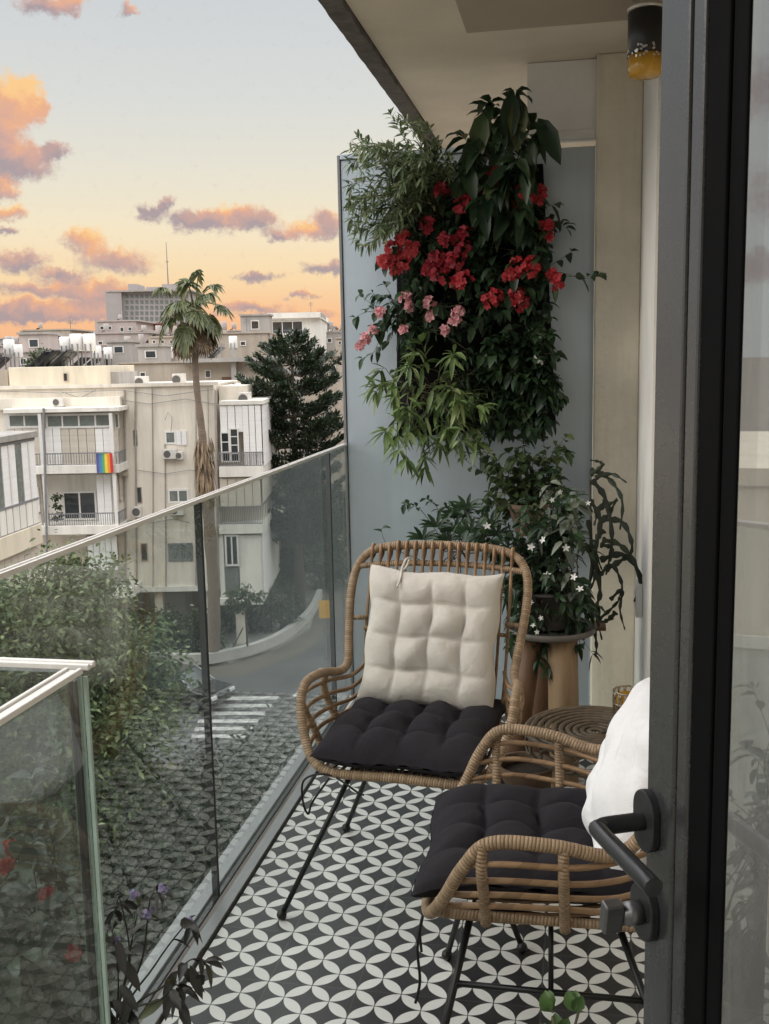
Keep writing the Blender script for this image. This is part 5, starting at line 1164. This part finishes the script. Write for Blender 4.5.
# facade windows
A.window(133.5, 137.5, 430, 446, 0, 'pipe', 'pane_grn', 1); A.window(165, 176, 431, 444, 0, 'shutter_w', 'pane_grn', 1); A.shutters(176, 187, 431, 445, 0, 2)
A.window(168, 189, 489, 503, 0, 'winframe', 'pane_grn', 2); A.window(168.5, 193, 543, 561, 0, 'rail_metal', 'pane_grn', 2); A.window(137, 142, 487, 503, 0, 'pipe', 'pane', 1); A.window(141, 148, 543, 561, 0, 'pipe', 'pane', 1)
A.part('awning_box', M['stucco_b'], 118, 127, 472, 476, -.3, -.002)
A.tube('drain_pipe', 'pipe', [(124.5, 390), (126, 588)], .05, -.08); A.tube('drain_pipe', 'pipe', [(135, 388), (137, 588)], .04, -.08); A.tube('drain_pipe', 'pipe', [(165, 444), (166, 589)], .03, -.05); A.tube('drain_pipe', 'pipe', [(215.5, 390), (219, 640)], .06, -.08); A.tube('drain_pipe', 'rail_metal', [(43.5, 408), (48, 600)], .05, -1.75)
A.tube('cable', 'rail_metal', [(0, 391), (60, 393), (120, 390), (165, 396), (215, 389)], .012, -.14)
# right wing boxes
A.part('wing_slab', M['stucco_w'], 219, 263, 400.5, 405, -.15, 7.0, bevel=.02)
for (y0, y1) in ((466, 477), (524, 534), (598, 605)): A.part('wing_slab', M['stucco_w'], 219, 263, y0, y1, -.25, 7.0, bevel=.02)
A.shutters(220, 243, 405.5, 432, -.02, 3); A.shutters(243.2, 262, 405.5, 466, -.06, 3); A.window(221, 230, 432, 462, -.1, nx=1, ny=3); A.window(230, 239, 428, 462, -.1, nx=1, ny=4)
a, b, c, d = A.rect(219, 262.5, 405.5, 466); MB().box(b+.001, b+.05, .0, 6.2, c, d).build('side_shutter', M['shutter_w'], A.o)
a, b, c, d = A.rect(219, 262.5, 534, 598); MB().box(b+.001, b+.05, .0, 6.2, c, d).build('side_shutter', M['shutter_w'], A.o)
a, b, c, d = A.rect(219, 262.5, 477, 524); MB().box(b+.001, b+.05, .0, 6.2, c+1.0, d).build('side_shutter', M['shutter_b'], A.o)
A.shutters(220, 261, 478, 506, -.02, 5, 'shutter_b'); A.railing(219, 262.5, 506, 524, -.22, 24, side=6); A.railing(219, 262.5, 452, 466, -.22, 20, side=6)
A.window(225, 239, 534.5, 566, -.1, nx=2, ny=1); A.part('dado_panel', M['pane_grn'], 225, 239, 567, 596, -.06, -.002); A.part('bay_wall', M['stucco_w'], 219.5, 224.5, 535, 597, -.05, -.001); A.part('bay_wall', M['stucco_w'], 239.5, 262, 535, 597, -.05, -.001)
# rooftop block
A.part('roof_block', M['stucco_y'], 9, 107, 366.5, 392, 1.5, 7, bevel=.03); A.part('roof_block', M['stucco_b'], -6, 8, 370, 392, 2, 7); A.window(63.5, 68, 373, 381.5, 1.48, 'stucco_b' if 'stucco_b' in M else 'pipe', 'dark_open', 1)
A.part('roof_block', M['stucco_g'], 108.5, 119, 372, 392, 2.2, 6)
for (px_, py_, w_, h_, v_, lb) in [(60, 402, 9, 9, 46.5, 'rusty air conditioner on the roof edge above the shuttered bay'), (171, 453.5, 13, 10, 47, 'air conditioner under the upper small window of the plain facade'), (178, 510, 13, 9, 47, 'air conditioner below the middle shuttered window of the plain facade'), (139, 511, 6, 11, 47, 'narrow air conditioner beside the balcony drainpipe'), (246, 398.5, 11, 13, 47.8, 'air conditioner on the roof corner above the white side bay'), (180, 379.5, 12, 12, 48.5, 'tall white air conditioner standing on the roof parapet'), (143, 382, 12, 12, 49, 'grey air conditioner on the roof left of the white one'), (181, 455, 5, 8, 46.9, 'slim air conditioner next to the one under the upper window')]: ac_unit(lb, px_, py_, w_, h_, v_)
for pts, r_ in (([(20, 402), (20, 590)], .03), ([(152, 388), (153, 470), (153, 588)], .025), ([(196, 388), (196, 588)], .03), ([(208, 388), (209, 500), (212, 588)], .022)): A.tube('drain_pipe', 'pipe', pts, r_, -.06)
for pts in ([(120, 400), (150, 404), (185, 399), (215, 404)], [(137, 470), (165, 474), (190, 470), (215, 474)], [(126, 520), (150, 523), (175, 519), (190, 523)], [(165, 420), (168, 412), (172, 418), (171, 431)], [(62, 392), (80, 398), (96, 390)]): A.tube('cable', 'rail_metal', pts, .013, -.1)
# balcony plants
bp_ = thing('balcony_plant_rack', 'rack of dark potted plants on the middle balcony beside the window', 'plant rack', tuple(PV(57, 520, 45.6)), PSI); m = MB()
for (x, y) in ((57, 497), (56, 507), (58, 516)):
    p = PV(x, y, 45.6)-bp_.location; p = Matrix.Rotation(-PSI, 3, 'Z') @ p; leafcloud(m, [(p.x, p.y, p.z, .22, .2, .12)], 120, .14, .12)
m.build('foliage', M['lf_hedge'], bp_); box('rack', M['rail_metal'], bp_, -.28, .28, -.12, .12, 0, .05)
# flag
u0, z0 = uz(97, 473, 45.2); u1, z1 = uz(112.5, 453, 45.2); lf = ER*u0+EF*45.2; fg = thing('rainbow_flag', 'rainbow striped flag hanging on the top balcony railing', 'flag', (lf.x, lf.y, z0), PSI); m = MB(); W, H = u1-u0, z1-z0
for i in range(6):
    m.cur = i; nn = 8
    for j in range(nn):
        y = lambda x_, z_: -.02+.03*math.sin(x_*5)*(.4+z_)
        xs = (W*i/6, W*(i+1)/6); zs = (H*j/nn, H*(j+1)/nn); b = len(m.v)
        for (xx, zz) in ((xs[0], zs[0]), (xs[1], zs[0]), (xs[1], zs[1]), (xs[0], zs[1])): m.v.append((xx, y(xx/W, zz/H), zz))
        m.face([b, b+1, b+2, b+3])
fo = m.build('cloth', [M['flag%d' % i] for i in range(6)], fg); so_ = fo.modifiers.new('solid', 'SOLIDIFY'); so_.thickness = .006
MB().tube([(-.03, -.03, H), (W+.03, -.03, H)], .012, 6).build('hem_rod', M['rail_metal'], fg)

# ---- nearer block on the left
q0 = PV(-160, 480, 25); q1 = PV(36, 480, 36); dd = (q1-q0); dd.z = 0; ang = math.atan2(dd.y, dd.x); LN = dd.length
B = thing('apartment_block', 'nearer apartment block at the left edge with white shuttered balconies', 'building', (q0.x, q0.y, GZ), ang)
zf = lambda py: PV(36, py, 36).z-GZ
zr, z1, z2, z3, z4 = zf(437), zf(498), zf(523), zf(543), zf(612)
box('wall', M['stucco_w'], B, 0, LN-.3, 1.2, 9, 0, zr-.1); box('roof_slab', M['concrete'], B, -.2, LN+.1, -.15, 9, zr, zr+.22, .02)
box('bay_floor', M['stucco_y'], B, 0, LN, -.1, 2.5, z3, z2-.002, .02)
nb = 22
for i in range(nb):
    x0 = LN*i/nb; x1 = LN*(i+1)/nb-.02
    if i % 3 == 1: box('shutter', M['pane_grn'], B, x0, x1, 0, .06, z1+.03, zr-.12)
    else: box('shutter', M['shutter_w'], B, x0, x1, -.02, .05, z1+.03, zr-.12)
    box('parapet_panel', M['stucco_w'], B, x0+.02, x1-.02, -.03, .05, z2+.03, z1-.05)
    box('lower_shutter', M['shutter_b'], B, x0, x1, .15, .22, z4, z3-.06)
f_ = MB(); f_.box(0, LN+.02, -.05, .10, z1-.045, z1+.025); f_.box(0, LN+.02, -.05, .10, zr-.115, zr-.01); f_.box(0, LN+.02, -.05, .10, z2, z2+.028); f_.build('bay_frame', M['rail_metal'], B)
for i in range(0, nb+1, 3): box('mullion', M['winframe'], B, LN*i/nb-.05, LN*i/nb+.03, -.06, -.021, z1+.026, zr-.116)
box('end_wall', M['shutter_w'], B, LN-.001, LN+.05, .0, 1.19, z1+.03, zr-.12); box('lower_floor', M['stucco_y'], B, 0, LN, .1, 2.5, z4-.5, z4-.01)
box('ground_storey', M['stucco_w'], B, .4, LN-.4, .8, 1.19, 0, z4-.52)

# ---- rooftops behind
def block(name, label, x0, x1, ytop, v, mat, depth=14, wins=(), ybot=430, parapet=True, group=None, d0=0):
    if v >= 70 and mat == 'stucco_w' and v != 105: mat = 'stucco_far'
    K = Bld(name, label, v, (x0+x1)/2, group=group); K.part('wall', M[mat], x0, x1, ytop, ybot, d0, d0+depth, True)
    if parapet: K.part('parapet', M[mat], x0-.4, x1+.4, ytop-.9, ytop+.5, d0-.12, d0+depth+.1)
    for (a, b, c, d, nx) in wins: K.window(a, b, c, d, d0, 'winframe', 'pane', nx)
    return K
SG = 'city buildings on the skyline'
K = block('rooftop_house', 'brown-grey rooftop storey behind the main block and palm', 118, 262, 362, 60, 'stucco_b', 12, [(140, 146, 372, 382, 1), (205, 211, 370, 378, 1), (238, 246, 375, 386, 1)], group=SG)
K.part('roof_slab', M['stucco_g'], 180, 264, 358, 362, -.8, 9); K.part('pillar', M['stucco_g'], 231, 236, 350, 388, -.5, .2, True); K.part('brown_panel', M['wood_dark'], 222, 234, 377, 388, -.1, -.005)
block('apartment_block', 'pale low block with dark windows behind the solar heaters', 92, 150, 333, 95, 'stucco_w', 20, [(98, 103, 341, 346, 1), (112, 118, 341, 347, 2), (126, 131, 340, 346, 1)], 400, group=SG)
block('apartment_block', 'whitish stepped block under the hotel tower left side', 97, 138, 321, 130, 'stucco_w', 22, [(100, 104, 326, 330, 1), (108, 112, 326, 330, 1), (120, 124, 327, 332, 1), (128, 132, 327, 331, 1)], 400, group=SG)
block('apartment_block', 'low beige block on the left skyline with rooftop tanks', 22, 72, 330, 150, 'stucco_b', 25, [(28, 33, 335, 340, 1), (40, 50, 336, 340, 2), (56, 62, 335, 340, 1)], 400, group=SG)
block('red_roofed_house', 'house with a dull red gable wall behind the palm', 138, 166, 324, 140, 'rust', 16, [(142, 146, 330, 335, 1)], 400, group=SG)
K = block('white_penthouse', 'white penthouse block with dark glass terrace right of the palm', 266, 322, 319, 105, 'stucco_w', 18, [], 400, group=SG)
K.window(272, 303, 321, 334, 0, 'winframe', 'pane', 3); K.part('terrace_wall', M['stucco_w'], 264, 306, 334, 348, -2.5, -.01); K.railing(264, 306, 330, 334, -2.4, 20); K.part('roof_slab', M['stucco_w'], 267, 320, 312.5, 318, -.6, 16); K.part('stair_house', M['stucco_g'], 306, 322, 313, 319, .5, 8)
block('apartment_block', 'grey block right of the penthouse beside the screen edge', 322, 352, 332, 115, 'stucco_g', 18, [(327, 332, 338, 343, 1), (338, 343, 338, 343, 1)], 420, group=SG)
block('apartment_block', 'plain beige block between the palm and the penthouse', 218, 268, 333, 85, 'stucco_b', 14, [(240, 246, 341, 346, 1)], 400, group=SG)
block('apartment_block', 'beige block behind the conifer right side', 300, 356, 356, 75, 'stucco_b', 10, [(330, 336, 365, 374, 1)], 430, group=SG)
block('apartment_block', 'dark narrow block at the far left skyline', -30, 24, 339, 110, 'stucco_g', 20, [(2, 7, 346, 352, 1), (12, 17, 346, 352, 1)], 400, group=SG)
block('apartment_block', 'pale block behind the solar panels at the left', -40, 100, 352, 70, 'stucco_w', 12, [(20, 27, 358, 365, 2), (94, 99, 358, 364, 1)], 400, group=SG)
block('apartment_block', 'small white rooftop room right of the solar heaters', 78, 122, 345, 82, 'stucco_w', 10, [(84, 89, 351, 357, 1), (104, 109, 351, 357, 1)], 400, group=SG)
block('apartment_block', 'low grey roofline behind the palm crown', 160, 222, 343, 100, 'stucco_g', 14, [(168, 173, 349, 354, 1), (206, 211, 348, 353, 1)], 400, group=SG)
block('apartment_block', 'distant pale strip of flats between tower and penthouse', 186, 270, 337, 210, 'stucco_w', 20, [(212, 215, 339, 341, 1), (226, 229, 339, 341, 1)], 380, group=SG)
block('apartment_block', 'distant flats low on the horizon at the far left', -60, 100, 341, 230, 'stucco_b', 30, [(70, 73, 344, 346, 1), (82, 85, 344, 346, 1)], 380, group=SG)
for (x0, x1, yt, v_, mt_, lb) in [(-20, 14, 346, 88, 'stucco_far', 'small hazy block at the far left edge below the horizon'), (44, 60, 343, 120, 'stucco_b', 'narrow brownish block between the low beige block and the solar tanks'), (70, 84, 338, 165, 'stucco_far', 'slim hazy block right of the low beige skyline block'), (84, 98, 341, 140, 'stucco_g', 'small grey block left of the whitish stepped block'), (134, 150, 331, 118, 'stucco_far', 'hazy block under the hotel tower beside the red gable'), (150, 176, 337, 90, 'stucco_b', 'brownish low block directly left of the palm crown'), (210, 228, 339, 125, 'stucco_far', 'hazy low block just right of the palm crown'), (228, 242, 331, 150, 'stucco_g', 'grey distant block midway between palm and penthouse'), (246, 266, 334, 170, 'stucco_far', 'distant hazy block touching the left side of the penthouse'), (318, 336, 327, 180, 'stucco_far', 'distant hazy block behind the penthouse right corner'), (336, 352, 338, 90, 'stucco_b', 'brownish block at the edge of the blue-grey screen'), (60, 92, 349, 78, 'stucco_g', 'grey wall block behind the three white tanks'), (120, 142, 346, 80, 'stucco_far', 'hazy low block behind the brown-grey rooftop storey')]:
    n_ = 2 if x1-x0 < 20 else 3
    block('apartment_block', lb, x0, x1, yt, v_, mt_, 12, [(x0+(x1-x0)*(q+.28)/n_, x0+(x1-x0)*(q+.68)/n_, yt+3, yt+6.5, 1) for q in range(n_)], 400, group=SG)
# hotel tower
H_ = Bld('hotel_tower', 'large grey slab hotel tower with a grid of windows on the skyline', 300, 148, group=SG)
H_.part('wall', M['hotel'], 107, 123, 291, 360, 0, 22, True); H_.part('wall', M['hotel'], 123.2, 190, 291, 360, 1.5, 24, True)
H_.part('plant_room', M['hotel'], 128, 137, 284, 291, 4, 14); H_.part('plant_room', M['hotel'], 146, 160, 287, 291, 4, 14); H_.part('plant_room', M['hotel'], 162, 176, 284, 291, 4, 14); H_.part('parapet', M['stucco_g'], 106.6, 190.4, 289.8, 291.4, -.2, 23)
hm = None
for j in range(6):
    for i in range(13):
        a, b, c, d = H_.rect(125.5+i*4.95, 128.6+i*4.95, 294.5+j*5.6, 298.3+j*5.6, 301.5)
        if hm is None:
            hm = MB().box(-(b-a)/2, (b-a)/2, -.06, -.01, -(d-c)/2, (d-c)/2).build('window', M['pane_grn'], H_.o); ref = hm
        else: ref = hm.copy(); COL.objects.link(ref); ref.parent = H_.o
        ref.location = ((a+b)/2, 1.5, (c+d)/2)
mast = thing('radio_mast', 'thin radio mast rising behind the hotel tower', 'mast', tuple(PV(169, 300, 340)), 0, None); u = PV(169, 242, 340).z-PV(169, 300, 340).z
mast.location.z = GZ; hh = PV(169, 242, 340).z-GZ; MB().tube([(0, 0, 0), (0, 0, hh*.7), (0, 0, hh)], [.34, .24, .08], 5).build('pole', M['rail_metal'], mast); MB().box(-.45, .45, -.15, .15, hh*.88, hh*.884).build('antenna', M['rail_metal'], mast)

# solar heaters
def heater(label, px, py, v, s=1.0, fl=1):
    p = PV(px, py, v); t = thing('solar_water_heater', label, 'solar heater', (p.x, p.y, p.z), PSI, 'rooftop solar water heaters')
    MB().lathe([(.24*s, 0), (.27*s, .03), (.27*s, .72*s), (.24*s, .75*s)], seg=18, z0=.25*s, cx=.1*s).build('tank', M['tank'], t, True)
    for k in range(2):
        x0 = -1.75*s*fl + k*.0; mt_ = Matrix.Translation((-1.25*s*fl, -.5*s+k*1.05*s-.2, -.35*s)) @ Matrix.Rotation(-R(40)*fl, 4, 'Y'); MB().box(-.95*s, .95*s, -.45*s, .45*s, 0, .08*s, mt_).build('collector', M['solar'], t)
    f = MB(); f.box(-.05, .0, -.3*s, -.25*s, -1.2*s, .56*s); f.box(.2*s, .25*s, -.3*s, -.25*s, -1.2*s, .56*s); f.box(.2*s, .25*s, .25*s, .3*s, -1.2*s, .56*s); f.box(-1.9*s, .2*s, -.3*s, -.25*s, -1.2*s, -1.15*s); f.build('stand', M['rail_metal'], t)
    return t
for (px_, py_, v_, s_, lb) in [(64, 357, 52, 1.0, 'solar water heater leftmost of three white tanks on the cream roof block'), (75, 357, 52, 1.15, 'solar water heater middle of three white tanks on the cream roof block'), (88, 357, 52, 1.15, 'solar water heater rightmost of three white tanks on the cream roof block'), (8, 360, 54, 1.05, 'solar water heater at the far left edge of the roofs'), (17, 362, 54, .9, 'smaller solar water heater next to the far left one'), (168, 362, 64, .9, 'solar water heater just left of the palm crown'), (232, 352, 66, 1.0, 'solar water heater on the brown-grey roof right of the palm'), (96, 362, 58, .9, 'solar water heater right of the three tanks, further back'), (107, 363, 60, .9, 'solar water heater near the whitish stepped block')]: heater(lb, px_, py_, v_, s_)
for (px_, v_, zt_, lb) in [(113, 120, 345, 'small green roof tree in front of the pale low block'), (40, 62, 360, 'dark bush on the roof behind the left solar heaters')]:
    p = PV(px_, zt_+4, v_); tree('roof_tree', lb, (p.x, p.y, p.z-1.5), [(p.x, p.y, p.z, 1.0, .9, .9), (p.x+.5, p.y, p.z+.5, .6, .6, .7)], 900, .25, 'lf_hedge', .08, .4)
# blocks left of the frame (seen in the door glass)
for (a0, a1, h, v_, mat, lb) in [(-68, -44, -1.2, 21, 'stucco_y', 'large plain cream block far left of the street, mirrored in the door glass'), (-52, -46, 2.5, 70, 'stucco_w', 'taller white block far left beyond the cream one'), (-75, -61, 1.0, 45, 'stucco_g', 'grey block far left of the balcony'), (-46, -38, 3.0, 95, 'stucco_b', 'beige block left of the frame on the skyline'), (-90, -76, 2.0, 50, 'stucco_w', 'white block opposite the balcony far left')]:
    am = R((a0+a1)/2); wd = v_*math.radians(a1-a0)*1.02; loc = Vector((math.sin(am)*v_, math.cos(am)*v_, GZ)); t = thing('apartment_block', lb, 'building', tuple(loc), -am, SG)
    H = h-GZ; box('wall', M[mat], t, -wd/2, wd/2, 0, 10, 0, H); box('parapet', M[mat], t, -wd/2-.1, wd/2+.1, -.1, 10.1, H+.001, H+.35)
    if v_ < 30: box('concrete_base', M['concrete2'], t, -wd/2-.05, wd/2+.05, -.12, -.002, 0, H-3.2); box('string_course', M['stucco_w'], t, -wd/2-.05, wd/2+.05, -.2, -.121, H-3.3, H-3.05)
    for fl_ in range(3 if v_ > 30 else 0):
        z = H-2.3-fl_*3.0; box('balcony_slab', M['stucco_w'], t, -wd*.3, wd*.15, -1.2, -.002, z-.9, z-.7)
        for k in range(4):
            x = -wd*.4+wd*.8*k/3; wf = box('window', M['winframe'], t, x-.8, x+.8, -.05, -.003, z-.5, z+1.0); box('pane', M['pane'], wf, x-.7, x+.7, -.06, -.051, z-.4, z+.9)

# small roof clutter on the skyline
ant = None
for (px_, py_, v_, h_) in [(47, 350, 74, 1.2), (71, 333, 150, 2.2), (92, 346, 84, 1.3), (129, 322, 131, 1.8), (213, 346, 101, 1.6), (247, 333, 86, 1.5), (311, 312, 106, 1.2), (222, 362, 61, 1.2)]:
    p = PV(px_, py_+2, v_)
    if ant is None:
        ant = thing('roof_antenna', 'thin television antenna standing on a skyline roof', 'antenna', tuple(p), PSI, 'rooftop antennas')
        MB().tube([(0, 0, -.6), (0, 0, 1)], .03, 5).build('pole', M['rail_metal'], ant); m = MB()
        for zz in (.72, .82, .92): m.box(-.22, .22, -.012, .012, zz, zz+.025)
        m.build('rods', M['rail_metal'], ant); o = ant
    else: o = copy_tree(ant); o.location = p
    o.scale = (h_*.8, h_*.8, h_)
rb = None
for i, (px_, py_, v_, w_, h_, lb) in enumerate([(118, 356, 71, 1.6, 1.0, 'small grey roof hut in front of the pale low block'), (33, 351, 71, 2.0, 1.2, 'small pale roof hut left of the solar collectors'), (255, 333, 86, 2.4, 1.5, 'roof hut on the plain beige block left of the penthouse'), (205, 343, 101, 2.6, 1.6, 'roof hut on the low roofline right of the palm'), (150, 361, 61, 1.5, .9, 'low roof hut on the brown-grey storey left of the palm')]):
    p = PV(px_, py_+1, v_); t = thing('roof_hut', lb, 'roof hut', tuple(p), PSI, 'roof huts'); box('wall', M['stucco_far' if i % 2 else 'stucco_g'], t, -w_/2, w_/2, .3, 2.6, -.8, h_); box('roof', M['stucco_g'], t, -w_/2-.12, w_/2+.12, .18, 2.72, h_+.002, h_+.14); wf = box('window', M['winframe'], t, -.35, .35, .26, .297, h_*.25, h_*.75); box('pane', M['pane'], wf, -.28, .28, .25, .258, h_*.3, h_*.7)

# small water tanks scattered over the distant roofs
wt = None
for (px_, py_, v_, sc_) in [(26, 351, 71, .8), (45, 342, 121, 1.0), (52, 342, 121, 1.0), (38, 329, 151, .9), (76, 337, 166, 1.3), (94, 340, 141, 1.2), (103, 332, 96, .75), (141, 332, 96, .75), (118, 320, 131, .8), (156, 336, 91, .9), (165, 336, 91, .9), (172, 336, 91, .9), (214, 338, 126, 1.1), (222, 338, 126, 1.1), (233, 330, 151, 1.2), (252, 332, 86, .9), (260, 332, 86, .9), (222, 332, 86, .9), (330, 331, 116, 1.), (343, 331, 116, 1.), (124, 345, 81, .8), (138, 345, 81, .8), (207, 342, 101, .9), (182, 342, 101, .9), (4, 345, 89, .9), (10, 345, 89, .9)]:
    p = PV(px_, py_, v_); p = p + EF*1.2
    if wt is None:
        wt = thing('water_tank', 'small white water tank on a stand among the distant skyline roofs', 'water tank', tuple(p), PSI, 'water tanks on the skyline roofs'); o = wt
        MB().lathe([(.34, .25), (.38, .28), (.38, 1.15), (.34, 1.2)], seg=14).build('tank', M['tank_far'], wt, True); f = MB()
        for sx in (-.3, .26):
            for sy in (-.3, .26): f.box(sx, sx+.05, sy, sy+.05, -.9, .25)
        f.build('stand', M['rail_metal'], wt); mt_ = Matrix.Translation((-.9, -.1, -.25)) @ Matrix.Rotation(-R(38), 4, 'Y'); MB().box(-.75, .75, -.5, .5, 0, .07, mt_).build('collector', M['solar'], wt)
    else: o = copy_tree(wt); o.location = p
    sc_ *= .82; o.scale = (sc_*random.uniform(.85, 1.1),)*2 + (sc_*random.uniform(.8, 1.15),); o.rotation_euler = (0, 0, PSI+random.uniform(-.25, .25))
